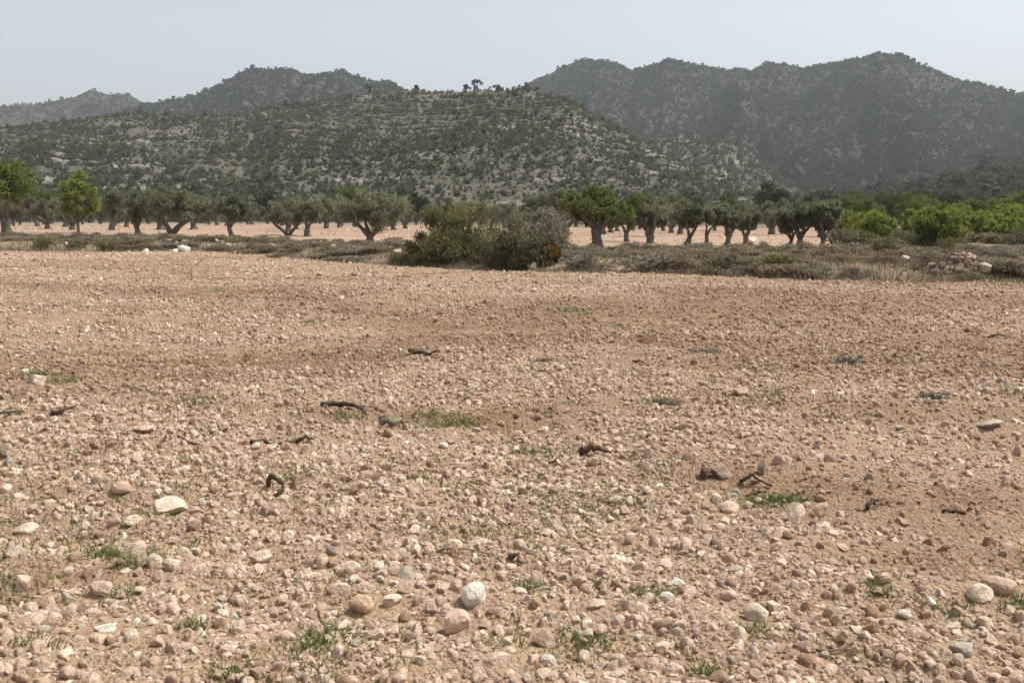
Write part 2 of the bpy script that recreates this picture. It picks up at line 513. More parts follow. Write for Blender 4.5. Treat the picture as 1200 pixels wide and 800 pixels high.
V_R, T_R = terrain('craggy_mountain', SIL_R, [(480, 1500), (1050, 1400), (2100, 1600)], [(480, 700), (2100, 560)], M_MTN, 760, 190, 490, 2000, drop=3.0, gully=36, gfreq=18, power=1.12, seed=400, rough=8)
V_SP, T_SP = terrain('spur', SIL_SPUR, [(560, 820), (1000, 700)], [(560, 480), (1000, 400)], M_HILL, 260, 90, 580, 990, drop=2.0, gully=7, gfreq=20, ledge=0.7, power=1.0, seed=500, rough=2)
V_WD, T_WD = terrain('wooded_slope', SIL_WOOD, [(820, 520), (1200, 640), (1900, 800)], [(820, 300), (1900, 300)], M_MTN, 420, 80, 840, 1800, drop=4.0, gully=8, gfreq=14, power=1.0, seed=600, rough=2)

ANCH = [(5, 'the tall left-edge tree'), (92, 'the bright young tree'), (162, 'the pale-limbed olive'), (213, 'the white boulder'), (272, 'the narrow olive'),
        (345, 'the V-forked olive'), (433, 'the rounded lone olive'), (540, 'the largest dark bush'), (630, 'the rusty bush'), (699, 'the large dark green tree'),
        (762, 'the second grey olive'), (812, 'the right-leaning olive'), (855, 'the bent-trunked olive'), (937, 'the pale-footed olive'), (1027, 'the nearest almond tree'),
        (1100, 'the tall yellow-green almond'), (1150, 'the right stone heap'), (1200, 'the right-edge almond')]
def px_of(x, y): return 600 + F * x / y
def near(x, y):
    p_ = px_of(x, y)
    return min(ANCH, key=lambda a: abs(a[0] - p_))[1]
def third(x, y):
    p_ = px_of(x, y)
    return 'left' if p_ < 400 else 'middle' if p_ < 800 else 'right'

# ---------------------------------------------------------------- stones
def ico(sub):
    bm = bmesh.new()
    bmesh.ops.create_icosphere(bm, subdivisions=sub, radius=1)
    v = np.array([x.co[:] for x in bm.verts])
    f = np.array([[a.index for a in p.verts] for p in bm.faces])
    bm.free()
    return v, f
ICO2, ICO3 = ico(2), ico(3)

def stone_mesh(seed, sub=3, flat=0.65, cuts=9, round_=0.0):
    r = np.random.default_rng(seed)
    v, f = (ICO3 if sub == 3 else ICO2)
    v = v.copy()
    sc = np.array([1.0, r.uniform(0.62, 0.9), flat * r.uniform(0.8, 1.15)])
    for _ in range(cuts):
        d = r.normal(size=3) * np.array([1, 1, .8]); d /= np.linalg.norm(d)
        h = r.uniform(0.42, 0.80) + round_ * 0.22
        ex = np.maximum(0, v @ d - h)
        v = v - ex[:, None] * d[None, :] * r.uniform(0.8, 1.0)
    n = fbm(v[:, 0] * 1.7 + v[:, 2] * 2.1 + seed, v[:, 1] * 1.7 - v[:, 2] * 1.3, seed, 3) - 0.5
    v = v * (1 + 0.22 * (1 - round_ * 0.6) * n)[:, None]
    v = v * sc
    v /= (v[:, 0].max() - v[:, 0].min())
    v[:, 2] -= v[:, 2].min() * 0.55          # the lower part sits in the soil
    return sharpen(mesh('stone', v, f, [M_STONE], smooth=True), 22 + 30 * round_)
STONES = [stone_mesh(900 + k, 3, random.uniform(0.55, 0.85), random.choice([8, 10, 13]), random.choice([0, 0, 0, 0.25])) for k in range(18)]
SLABS = [stone_mesh(960 + k, 3, 0.36, 12, 0) for k in range(4)]
SMOOTH = [stone_mesh(980 + k, 3, 0.74, 8, 0.6) for k in range(4)]

CREAM = (0.67, 0.555, 0.43); WHITE = (0.74, 0.69, 0.60); TAN = (0.53, 0.385, 0.285); PINK = (0.61, 0.455, 0.355)
GREYS = (0.44, 0.395, 0.32); BROWN = (0.29, 0.185, 0.125); DARK = (0.16, 0.10, 0.075); PALE = (0.66, 0.54, 0.42)

def place_stone(me, p, size, rz, tint, label, group=None, zrel=0.0, squash=1.0, tiltx=0.0, name='stone', sx=1.0):
    o = obj(name, me)
    o.location = (p[0], p[1], float(gzm(p[0], p[1])) + zrel)
    o.rotation_euler = (tiltx, 0, rz)
    o.scale = (size * sx, size, size * squash)
    o['tint'] = [*tint]
    tag(o, label, 'stone', group)
    return o

# stones one can point at: x, y of the base in the photograph, width in pixels, mesh, turn, tint, squash, label
HERO = [
    (556, 709, 36, 'r2', 1.9, WHITE, 1.15, 'bright white rounded stone standing out low in the middle of the field'),
    (1153, 705, 37, 'r1', 0.3, CREAM, 0.95, 'smooth cream stone with a domed top near the right edge'),
    (887, 727, 35, 'r2', 0.1, PALE, 0.9, 'pale oval stone in the stony right foreground'),
    (424, 720, 33, 'r3', 0.2, (0.58, 0.41, 0.29), 1.0, 'rounded orange tan stone left of the white rounded stone'),
    (412, 670, 28, 's3', 0.1, PALE, 0.9, 'pale flat-bottomed stone above the orange tan stone'),
    (443, 666, 19, 's5', 1.1, WHITE, 1.3, 'small upright white stone beside the pale flat-bottomed stone'),
    (458, 711, 26, 's1', 0.3, PALE, 0.9, 'pale angular stone between orange tan stone and white stone'),
    (152, 654, 42, 's7', 0.1, (0.50, 0.40, 0.30), 0.9, 'large dull tan stone with grass growing at its left end'),
    (192, 605, 46, 's2', 0.0, PALE, 0.75, 'large pale humped stone with an orange underside on the left'),
    (141, 580, 31, 'r1', 2.9, TAN, 0.85, 'smooth tan loaf-shaped stone on the left of the field'),
    (153, 617, 26, 's4', 0.9, PALE, 1.1, 'pale wedge stone just left of the large humped stone'),
    (178, 664, 22, 'r2', 0.6, PALE, 1.0, 'small pale round stone right of the dull tan stone'),
    (201, 669, 22, 's6', 0.4, PALE, 1.0, 'small pale two-faced stone beside the small round one'),
    (534, 740, 38, 's8', 0.2, PINK, 0.95, 'broad pinkish stone directly below the white rounded stone'),
    (583, 781, 37, 's9', 0.4, PINK, 0.8, 'pinkish stone at the bottom edge below the white stone'),
    (638, 758, 33, 's10', 0.1, (0.50, 0.38, 0.28), 0.9, 'tan stone with shaded front near the bottom middle'),
    (700, 712, 28, 's11', 0.7, PINK, 1.1, 'blocky pinkish stone right of the white rounded stone'),
    (778, 668, 26, 's12', 0.1, PINK, 1.0, 'blocky tan stone with two faces in the middle right'),
    (1131, 768, 29, 'r0', 0.2, GREYS, 0.8, 'grey rounded stone near the bottom right corner'),
    (962, 607, 26, 's13', 0.6, TAN, 1.2, 'pointed tan stone on the right half of the field'),
    (858, 601, 28, 's14', 0.0, PINK, 0.9, 'pinkish stone with a dark hollow beneath it on the right'),
    (1062, 724, 18, 'r3', 0.0, WHITE, 0.9, 'small whitish rounded stone left of the smooth cream stone'),
    (121, 740, 29, 's15', 0.5, WHITE, 0.8, 'whitish chalky stone low on the left'),
    (306, 660, 29, 'p0', 0.3, PALE, 1.3, 'flat triangular pale slab in the left foreground'),
    (531, 642, 24, 'r1', 0.1, PALE, 0.9, 'pale rounded stone just above the long pale stick'),
    (12, 652, 26, 's16', 0.2, (0.50, 0.42, 0.34), 1.0, 'grey tan stone at the left edge'),
    (28, 625, 32, 's0', 0.2, PALE, 0.8, 'broad pale stone above the grey tan stone at left edge'),
    (22, 692, 34, 's1', 2.0, PINK, 0.9, 'pinkish stone near the left edge below the grey tan one'),
    (118, 699, 36, 's17', 0.1, PINK, 0.8, 'long tan stone with a shadowed hollow underneath on the left'),
    (396, 697, 30, 's4', 0.2, PINK, 1.1, 'upright rounded tan stone left of the orange tan stone'),
    (1180, 698, 42, 's6', 0.1, TAN, 0.7, 'long tan stone behind the smooth cream stone at right edge'),
    (1165, 502, 32, 'p1', 0.2, GREYS, 1.0, 'flat grey stone with a pale top near the right edge'),
    (42, 450, 24, 's2', 2.9, PALE, 0.8, 'elongated pale stone on the brown strip at left'),
    (28, 437, 10, 'r0', 0.0, WHITE, 0.9, 'small pale pebble left of the elongated pale stone'),
    (400, 352, 8, 's5', 0.2, WHITE, 1.5, 'small upright white stone far out in the field'),
    (99, 390, 9, 's7', 0.2, WHITE, 0.9, 'small white stone far out on the left of the field'),
    (757, 403, 22, 's9', 0.2, (0.27, 0.155, 0.09), 0.9, 'reddish brown clod far out right of the middle'),
    (848, 562, 28, 's3', 0.3, (0.30, 0.235, 0.18), 1.0, 'dull brown stone beside a dark one on the right'),
    (827, 560, 18, 's8', 0.8, DARK, 1.0, 'dark stone touching the dull brown stone'),
    (887, 566, 16, 's11', 0.2, (0.55, 0.47, 0.39), 1.0, 'pale stone caught among the dark twigs on the right'),
    (893, 556, 15, 's13', 1.2, (0.24, 0.18, 0.14), 1.7, 'upright brown stone above the dark twigs'),
    (863, 582, 13, 'r2', 0.3, GREYS, 1.1, 'small grey stone left of the dark twigs'),
    (6, 537, 22, 's10', 0.2, (0.42, 0.33, 0.25), 0.9, 'tan stone with shaded base at the left edge of the field'),
    (170, 510, 30, 'p2', 0.1, PINK, 1.4, 'low pinkish slab left of the crooked twig'),
    (4, 578, 18, 's12', 0.2, PALE, 1.0, 'half-hidden pale stone at the very left edge'),
    (870, 464, 20, 's15', 0.1, PINK, 0.8, 'pinkish stone far out on the right half'),
    (953, 463, 12, 's16', 0.9, WHITE, 1.0, 'small white angular stone far out on the right'),
    (520, 525, 12, 'r3', 0.2, WHITE, 1.0, 'small white round stone in the middle of the field'),
    (638, 505, 14, 's0', 0.2, PALE, 0.9, 'pale small stone on the worn track in the middle'),
    (925, 632, 17, 's14', 0.6, (0.26, 0.19, 0.14), 1.0, 'dark brown wedge stone on the right'),
]
MS = {**{f's{i}': m for i, m in enumerate(STONES)}, **{f'p{i}': m for i, m in enumerate(SLABS)}, **{f'r{i}': m for i, m in enumerate(SMOOTH)}}
taken = []
hero_objs = []
for (px, py, w, mk, rz, tint, sq, label) in HERO:
    p = hitm(px, py)
    size = w / F * p[1] * 0.95
    p = p + np.array([0, size * 0.3, 0])
    hero_objs.append(place_stone(MS[mk], p, size, rz, tint, label, squash=sq, zrel=-.07 * size, tiltx=random.uniform(-.1, .1)))
    taken.append((p[0], p[1], size * 0.6))
taken = np.array(taken)

def free_of(x, y, extra):
    ok = np.ones(len(x), bool)
    for (a, b, r) in taken:
        ok &= np.hypot(x - a, (y - b)) > r + extra
    return ok

STONE_TINTS = np.array([TAN, PINK, PALE, CREAM, (0.46, 0.335, 0.245), (0.58, 0.44, 0.335), GREYS, (0.38, 0.26, 0.17), WHITE, (0.61, 0.475, 0.36)])
CLS = [
    ('loose tan stone lying among pebbles in the foreground', [0, 4, 7]),
    ('loose pinkish stone lying among pebbles in the foreground', [1, 5, 9]),
    ('loose cream stone lying among pebbles in the foreground', [2, 3]),
    ('loose grey stone lying among pebbles in the foreground', [6]),
    ('loose whitish stone lying among pebbles in the foreground', [8]),
]
cnt = 0
while cnt < 150:
    d = 3.3 * math.exp(RNG.random() * 1.0)
    x = RNG.uniform(-0.54, 0.54) * d
    sz = float(np.clip(RNG.lognormal(math.log(0.058), 0.28), 0.042, 0.12))
    if fbm(x * 1.3, d * 1.3, 71, 2) < 0.42: continue
    if not free_of(np.array([x]), np.array([d]), sz * 0.45)[0]: continue
    k = RNG.choice(5, p=[0.3, 0.36, 0.24, 0.06, 0.04])
    t = STONE_TINTS[RNG.choice(CLS[k][1])] * RNG.uniform(0.88, 1.1)
    lab = CLS[k][0].replace('the foreground', 'the %s %s' % (third(x, d), 'foreground by the bottom edge' if d < 4.4 else 'foreground' if d < 6.2 else 'ground slightly farther out'))
    place_stone(STONES[RNG.integers(18)], (x, d), sz, RNG.uniform(0, 6.28), t, lab, lab.replace('stone', 'stones'), squash=RNG.uniform(0.7, 1.15), tiltx=RNG.uniform(-.35, .35), zrel=-sz * 0.05)
    taken = np.vstack([taken, [x, d, sz * 0.45]])
    cnt += 1

# ---------------------------------------------------------------- scattering (only for what nobody could count)
def scatter(name, pts, rot, scl, tint, idx, sources):
    n = len(pts)
    t4 = np.concatenate([np.asarray(tint), np.ones((n, 1))], 1)
    me = mesh(name, pts, None, attrs={'rot': ('POINT', 'FLOAT_VECTOR', rot), 'scl': ('POINT', 'FLOAT_VECTOR', scl),
                                      'tint': ('POINT', 'FLOAT_COLOR', t4), 'idx': ('POINT', 'INT', idx)})
    o = obj(name, me)
    ng = bpy.data.node_groups.new(name, 'GeometryNodeTree')
    ng.interface.new_socket('Geometry', in_out='INPUT', socket_type='NodeSocketGeometry')
    ng.interface.new_socket('Geometry', in_out='OUTPUT', socket_type='NodeSocketGeometry')
    gi = ng.nodes.new('NodeGroupInput'); go = ng.nodes.new('NodeGroupOutput')
    iop = ng.nodes.new('GeometryNodeInstanceOnPoints')
    jn = ng.nodes.new('GeometryNodeJoinGeometry')
    for s in sources:
        oi = ng.nodes.new('GeometryNodeObjectInfo')
        oi.transform_space = 'ORIGINAL'
        oi.inputs['Object'].default_value = s
        oi.inputs['As Instance'].default_value = True
        ng.links.new(oi.outputs['Geometry'], jn.inputs[0])
    def attr(nm, typ):
        a = ng.nodes.new('GeometryNodeInputNamedAttribute'); a.data_type = typ
        a.inputs['Name'].default_value = nm
        return a.outputs['Attribute']
    ng.links.new(gi.outputs[0], iop.inputs['Points'])
    ng.links.new(jn.outputs[0], iop.inputs['Instance'])
    iop.inputs['Pick Instance'].default_value = True
    ng.links.new(attr('idx', 'INT'), iop.inputs['Instance Index'])
    ng.links.new(attr('rot', 'FLOAT_VECTOR'), iop.inputs['Rotation'])
    ng.links.new(attr('scl', 'FLOAT_VECTOR'), iop.inputs['Scale'])
    ng.links.new(iop.outputs[0], go.inputs[0])
    md = o.modifiers.new('scatter', 'NODES'); md.node_group = ng
    return tag(o, kind='stuff')

def pebbles():
    parts = []
    for r0, r1, n, s0, sg in ((1.2, 8, 130000, 0.0115, 0.35), (1.2, 6.5, 92000, 0.0235, 0.56), (6.5, 14, 150000, 0.0255, 0.50), (14, 26, 130000, 0.033, 0.45), (26, 52, 90000, 0.050, 0.40), (52, 130, 12000, 0.08, 0.4)):
        half = lambda q: 0.56 * q + 4.0 * np.minimum(1, 8 / q)      # a strip well wider than the view
        d = RNG.uniform(r0, r1, n * 4)
        d = d[RNG.random(n * 4) < (half(d) if r1 > 10 else half(d) / d ** .6) / max(half(r1), half(r0) / r0 ** .6)][:n]
        n = len(d)
        x = RNG.uniform(-1, 1, n) * half(d)
        y = d
        stony = fbm(x * 0.5, y * 0.9, 81, 3)
        sp = soilpat(x, y)
        keep = (y > edge(x) + bank_w(x) if r0 > 50 else y < edge(x) + 0.3) & (RNG.random(n) < (0.58 + 1.0 * ss(0.30, 0.58, stony)) * (1 - .48 * sp))
        x, y, st = x[keep], y[keep], stony[keep]
        sz = s0 * RNG.lognormal(0, sg, len(x)) * (0.75 + 0.6 * st)
        sz = np.minimum(sz, 3.0 * s0)
        if r0 < 7:
            k2 = np.ones(len(x), bool)
            for (a, b, r) in taken:
                k2 &= ~((np.abs(x - a) < r + 0.02) & (np.abs(y - b) < r + 0.02))
            x, y, sz = x[k2], y[k2], sz[k2]
        parts.append(np.stack([x, y, sz], 1))
    P = np.concatenate(parts)
    n = len(P)
    x, y, sz = P.T
    z = gzm(x, y) - 0.20 * sz
    rot = np.stack([RNG.normal(0, 0.35, n), RNG.normal(0, 0.35, n), RNG.uniform(0, 6.28, n)], 1)
    scl = np.stack([sz, sz * RNG.uniform(0.75, 1.1, n), sz * RNG.uniform(0.7, 1.25, n)], 1)
    ti = STONE_TINTS[RNG.choice(10, n, p=[.17, .19, .13, .06, .12, .13, .03, .10, .02, .05])] * RNG.uniform(0.85, 1.15, (n, 1))
    brown = np.clip(soilpat(x, y) * 1.3, 0, 1) * (.4 + .6 * RNG.random(n))
    ti = ti * (1 - 0.75 * brown[:, None]) + np.array([0.28, 0.165, 0.098]) * 0.75 * brown[:, None]
    return scatter('pebbles', np.stack([x, y, z], 1), rot, scl, ti, RNG.integers(0, 12, n), hero_sources)
hero_sources = []
seen = set()
for o in list(COL.objects):
    if o.name.split('.')[0] == 'stone' and o.data.name not in seen and o.data in STONES:
        seen.add(o.data.name); hero_sources.append(o)
hero_sources = hero_sources[:12]
pebbles()

# ---------------------------------------------------------------- foliage and wood builders
def leaves(rng, cen, rads, n, L, Wd, shell=0.5, flat=1.0, up=0.3):
    """n rhombic leaves spread through clumps; returns verts, quads, shade"""
    cen = np.asarray(cen); rads = np.asarray(rads)
    w = rads ** 2; w = w / w.sum()
    k = rng.choice(len(cen), n, p=w)
    d = rng.normal(size=(n, 3)); d /= np.linalg.norm(d, axis=1)[:, None]
    rr = rng.random(n) ** shell
    p = cen[k] + d * (rads[k] * rr)[:, None] * np.array([1, 1, flat])
    a = rng.normal(size=(n, 3)) + d * 0.6 + np.array([0, 0, up]); a /= np.linalg.norm(a, axis=1)[:, None]
    b = np.cross(a, rng.normal(size=(n, 3))); b /= np.linalg.norm(b, axis=1)[:, None]
    l = L * rng.uniform(0.6, 1.4, n)[:, None] / 2
    ww = Wd * rng.uniform(0.6, 1.4, n)[:, None] / 2
    c = np.cross(a, b)
    v = np.stack([p - a * l, p + b * ww + c * l * 0.25, p + a * l, p - b * ww + c * l * 0.25], 1).reshape(-1, 3)
    f = np.arange(4 * n).reshape(n, 4)
    cl = rng.random(len(cen))
    sh = np.clip(0.5 * cl[k] + 0.5 * rng.random(n), 0, 1)
    return v, f, sh

def leaf_mesh(name, v, f, sh, m): return mesh(name, v, f, [m], attrs={'shade': ('FACE', 'FLOAT', sh)})

def tube(path, radii, n=8, rng=None, rough=0.0):
    path = np.asarray(path, float); k = len(path)
    V = []
    for i in range(k):
        t = path[min(i + 1, k - 1)] - path[max(i - 1, 0)]
        t = t / (np.linalg.norm(t) + 1e-9)
        ref = np.array([0, 0, 1.0]) if abs(t[2]) < 0.8 else np.array([0, 1.0, 0])
        u = np.cross(ref, t); u /= np.linalg.norm(u)
        w = np.cross(t, u)
        for j in range(n):
            an = 2 * math.pi * j / n
            r = radii[i] * (1 + (rng.uniform(-rough, rough) if rng is not None else 0))
            V.append(path[i] + (u * math.cos(an) + w * math.sin(an)) * r)
    Fq = []
    for i in range(k - 1):
        for j in range(n):
            Fq.append([i * n + j, i * n + (j + 1) % n, (i + 1) * n + (j + 1) % n, (i + 1) * n + j])
    c0 = len(V); V.append(path[0]); V.append(path[-1])
    for j in range(n):
        Fq.append([c0, (j + 1) % n, j, j]); e = (k - 1) * n
        Fq.append([c0 + 1, e + j, e + (j + 1) % n, e + (j + 1) % n])
    return np.array(V), Fq

def tube_mesh(name, path, radii, m, n=8, rng=None, rough=0.0):
    V, Fq = tube(path, radii, n, rng, rough)
    me = bpy.data.meshes.new(name)
    me.from_pydata(V.tolist(), [], [f if f[2] != f[3] else f[:3] for f in Fq])
    me.materials.append(m)
    me.polygons.foreach_set('use_smooth', np.ones(len(me.polygons), bool))
    me.update()
    return me

def make_tree(name, seed, Wc, top, cbase, tr, leaf_m, bark_m=None, n=3600, lean=0.0, forks=None, L=0.20, Wd=0.075, coff=0.0, lobes=26, detail=True, fork_at=0.5, tall=False, loose=1.0, shell=0.6):
    """Empty > trunk, limb (several), crown. Wc crown width, top height, cbase height of the crown's underside, tr trunk radius, coff crown offset"""
    r = np.random.default_rng(seed)
    bark_m = bark_m or M_BARK
    root = bpy.data.objects.new(name, None); COL.objects.link(root)
    root.empty_display_size = 0.3
    hh = top - cbase
    tr *= .78
    fk = cbase * fork_at + 0.15 * hh * fork_at
    cx = coff
    # trunk: flared gnarled base
    ks = np.linspace(0, 1, 8)
    path = [(lean * fk * k + 0.10 * tr * math.sin(5 * k + seed), 0.08 * tr * math.cos(4 * k + seed), -0.12 + (fk + 0.12) * k) for k in ks]
    radii = [tr * (1.0 + 0.55 * (1 - k) ** 3 - 0.22 * k + 0.10 * math.sin(7 * k + seed)) for k in ks]
    obj('trunk', tube_mesh('trunk', path, radii, bark_m, 10 if detail else 7, r, 0.14), root)
    nf = forks or r.integers(3, 5)
    tip = np.array(path[-1])
    a0 = r.uniform(0, 6.28)
    for i in range(nf):
        an = a0 + 2 * math.pi * i / nf + r.uniform(-.3, .3)
        if forks == 2: an = i * math.pi + 0.3
        e = np.array([cx + math.cos(an) * Wc * 0.30, math.sin(an) * Wc * 0.30, cbase + hh * r.uniform(0.45, 0.75)])
        m1 = tip + (e - tip) * 0.4 + np.array([math.cos(an), math.sin(an), 0]) * 0.06 * Wc
        pts = [tip - np.array([0, 0, 0.1]), tip + (m1 - tip) * 0.5 + r.normal(0, .03, 3), m1, m1 + (e - m1) * 0.5 + r.normal(0, .06, 3), e]
        obj('limb', tube_mesh('limb', pts, [tr * .62, tr * .50, tr * .38, tr * .25, tr * .08], bark_m, 7 if detail else 5, r, 0.1), root)
    # crown of leaf clumps: uneven, hollow in places
    cen, rads = [], []
    lob = [(r.uniform(-.5, .5), r.uniform(-.5, .5), r.uniform(0.25, .95)) for _ in range(5)]
    while len(cen) < lobes:
        d = r.normal(size=3); d /= np.linalg.norm(d)
        q = d * (r.random() ** 0.4) * 0.80
        zz = q[2]
        if not tall: q[:2] *= (1.0 - 0.25 * max(0, -zz))
        c = np.array([cx + q[0] * Wc / 2, q[1] * Wc / 2, cbase + hh * (0.5 + q[2] * 0.52)])
        rad_ = min(Wc, hh * 1.3) * r.uniform(0.08, 0.21) * loose
        c[2] = min(c[2], top - rad_ * 0.7); c[2] = max(c[2], cbase + rad_ * 0.4)
        cen.append(c); rads.append(rad_)
    v, f, sh = leaves(r, cen, rads, n, L, Wd, shell, 0.85)
    zc_ = v[:, 2].max()
    obj('crown', leaf_mesh('crown', v, f, sh, leaf_m), root)
    return root

def px_tree(name, seed, bx, by, xl, xr, ytop, ycb, tw, leaf_m, label, cat='tree', group=None, **kw):
    p = hit(bx, by)
    m = p[1] / F
    Wc = (xr - xl) * m
    z = lambda yy: CAM_H + ray(bx, yy)[2] / ray(bx, yy)[1] * p[1] - p[2]
    root = make_tree(name, seed, Wc, z(ytop), z(ycb), tw * m / 2, leaf_m, coff=((xl + xr) / 2 - bx) * m, **kw)
    root.location = (p[0], p[1], float(gzm(p[0], p[1])) - 0.02)
    tag(root, label, cat, group)
    return root

def lean_for(dx): return dx
OG = 'olive trees in the front rows of the grove'
FRONT = [
    # name seed bx by xl xr top crown_base trunk_w material label kwargs
    ('green_tree', 1, 8, 275, -42, 50, 174, 248, 15, M_FRESH, 'tall loose green tree with thick dark trunk at the left edge', dict(n=5200, shell=.95, L=.24, Wd=.11, tall=True, lobes=60, loose=.7)),
    ('young_tree', 2, 92, 273, 69, 121, 193, 264, 4.5, M_ALMOND, 'bright green slender young tree with thin trunk on the left', dict(n=4600, L=.22, Wd=.11, tall=True, fork_at=0.7, lobes=54, loose=.75)),
    ('olive_tree', 3, 131, 270, 117, 153, 221, 256, 9, M_OLIVE, 'small olive tree just right of the bright young tree', dict(lean=.1)),
    ('olive_tree', 4, 162, 277, 146, 183, 217, 262, 9, M_OLIVE, 'olive tree with a pale upper limb left of the twin-trunked olive', dict(lean=-.15)),
    ('olive_tree', 5, 202, 278, 173, 251, 217, 262, 15, M_OLIVE, 'broad olive tree with twin trunks above the white boulder', dict(n=6000, forks=2, fork_at=0.25, lobes=36)),
    ('olive_tree', 6, 227, 269, 214, 246, 226, 258, 10, M_OLIVE, 'olive tree low behind the right side of the twin-trunked olive', {}),
    ('olive_tree', 7, 272, 277, 258, 296, 226, 259, 8, M_OLIVE, 'olive tree with narrow leaning trunk left of the V-forked olive', dict(lean=-.25)),
    ('olive_tree', 8, 338, 276, 298, 372, 229, 264, 9, M_OLIVE, 'olive tree forking into a low V of two limbs', dict(n=5600, forks=2, fork_at=0.10, lobes=34)),
    ('olive_tree', 9, 360, 277, 345, 388, 231, 260, 9, M_OLIVE, 'olive tree with straight dark trunk right of the V-forked olive', {}),
    ('olive_tree', 11, 433, 285, 390, 482, 221, 272, 13, M_OLIVE, 'rounded olive tree hanging low to the left, alone left of the big bush', dict(n=7000, lobes=40, lean=.05)),
    ('carob_tree', 13, 699, 291, 642, 762, 218, 266, 17, M_GREEN, 'large dark green broad tree with stout split trunk right of the big bush', dict(n=8000, lobes=46, L=.19, Wd=.10, fork_at=.75)),
    ('olive_tree', 14, 734, 283, 716, 758, 238, 268, 8, M_OLIVE, 'olive tree with cone-shaped trunk just right of the large green tree', {}),
    ('olive_tree', 15, 762, 285, 738, 788, 236, 270, 12, M_OLIVE, 'grey olive tree second right of the large green tree', dict(n=4800)),
    ('olive_tree', 17, 804, 288, 789, 832, 238, 270, 9, M_OLIVE, 'olive tree whose trunk leans to the right', dict(lean=.35)),
    ('olive_tree', 18, 828, 288, 818, 850, 241, 266, 7, M_OLIVE, 'thin-trunked olive tree right of the right-leaning olive', {}),
    ('olive_tree', 19, 851, 288, 840, 871, 245, 269, 10, M_OLIVE, 'olive tree with bent trunk in the middle of the right-hand row', dict(lean=.3)),
    ('olive_tree', 20, 874, 286, 860, 893, 247, 270, 9, M_OLIVE, 'small grey olive tree next to the pale mound of soil', {}),
    ('olive_tree', 22, 924, 291, 900, 942, 240, 272, 6, M_OLIVE, 'slim leaning olive tree left of the pale-footed olive', dict(lean=.3)),
    ('olive_tree', 23, 937, 291, 910, 966, 236, 268, 10, M_OLIVE, 'taller olive tree with a pale foot to its trunk near the right', dict(n=5000)),
    ('olive_tree', 24, 963, 291, 944, 992, 230, 272, 8, M_OLIVE, 'grey olive tree at the right end of the row beside a pale stick', dict(n=5600, lobes=34, lean=.1)),
]
for i, (nm, sd_, bx, by, xl, xr, yt, yc, tw, lm, lab, kw) in enumerate(FRONT):
    cat = 'tree' if nm != 'olive_tree' else 'olive tree'
    px_tree(nm, sd_, bx, by, xl, xr, yt, yc, tw, lm, lab, cat, OG if nm == 'olive_tree' else None, **kw)

# almond trees on the right
ALM = [
    (1027, 288, 998, 1056, 246, 284, 6, 'bright green almond tree nearest the right end of the olive row', dict(n=4200, lobes=40)),
    (1098, 290, 1060, 1138, 236, 287, 7, 'tall bright yellow-green almond tree on the right', dict(n=5600, lobes=64)),
    (1137, 284, 1116, 1162, 250, 281, 5, 'small bright green almond between the tall one and the forked one', dict(n=3000, lobes=36)),
    (1162, 285, 1130, 1198, 246, 280, 7, 'bright green almond tree with dark forked trunk near right edge', dict(n=4200, lobes=50, forks=3, fork_at=.35)),
    (1204, 286, 1180, 1232, 252, 283, 7, 'bright green almond tree cut by the right edge', dict(n=3800, lobes=44)),
]
for i, (bx, by, xl, xr, yt, yc, tw, lab, kw) in enumerate(ALM):
    px_tree('almond_tree', 40 + i, bx, by, xl, xr, yt, yc, tw, M_ALMOND, lab, 'almond tree', 'bright almond trees on the right', L=.2, Wd=.085, loose=.85, shell=.95, **kw)

for k in range(24):
    px = 985 + 11 * k + RNG.uniform(-6, 6); by = RNG.uniform(273, 285); w = RNG.uniform(13, 27); yt = RNG.uniform(234, 257)
    lab = 'yellow-green young tree in the feathery green band behind ' + min(((1027, 'the nearest almond tree'), (1098, 'the tall yellow-green almond'), (1162, 'the dark-forked almond'), (1204, 'the right-edge almond')), key=lambda a: abs(a[0] - px))[1]
    px_tree('almond_tree', 140 + k, px, by, px - w, px + w, yt, by - 6, 4, M_ALMOND, lab, 'almond tree', 'young trees of the green band on the right', L=.22, Wd=.09, loose=.85, shell=.95, n=2400, lobes=34)

# back rows of the grove: shared meshes
PROTO = []
def back_tree(protos, x, y, s, label, cat, group, rz):
    pr = protos[RNG.integers(len(protos))]
    if pr.get('fresh', 0):
        o = pr; del o['fresh']
    else: o = copy_tree(pr)
    o.location = (x, y, float(gzm(x, y)) - 0.05)
    o.rotation_euler = (0, 0, rz)
    o.scale = (s, s, s * RNG.uniform(0.92, 1.1))
    tag(o, label, cat, group)
    return o
ol_protos = [make_tree('olive_tree', 60 + k, RNG.uniform(3.6, 4.6), RNG.uniform(3.1, 3.7), RNG.uniform(0.8, 1.1), RNG.uniform(0.28, 0.4), M_OLIVE, n=2600, L=.25, Wd=.10, detail=False, lobes=22) for k in range(5)]
dk_protos = [make_tree('evergreen_tree', 70 + k, RNG.uniform(4.2, 5.5), RNG.uniform(4.8, 5.6), 0.8, 0.2, M_DARKTREE, n=2400, L=.34, Wd=.17, detail=False, lobes=22) for k in range(3)]
gn_protos = [make_tree('almond_tree', 80 + k, RNG.uniform(3.8, 5.0), RNG.uniform(4.0, 4.8), 0.9, 0.15, M_GREEN, n=2200, L=.32, Wd=.15, detail=False, lobes=20) for k in range(3)]
for o in ol_protos + dk_protos + gn_protos: o['fresh'] = 1
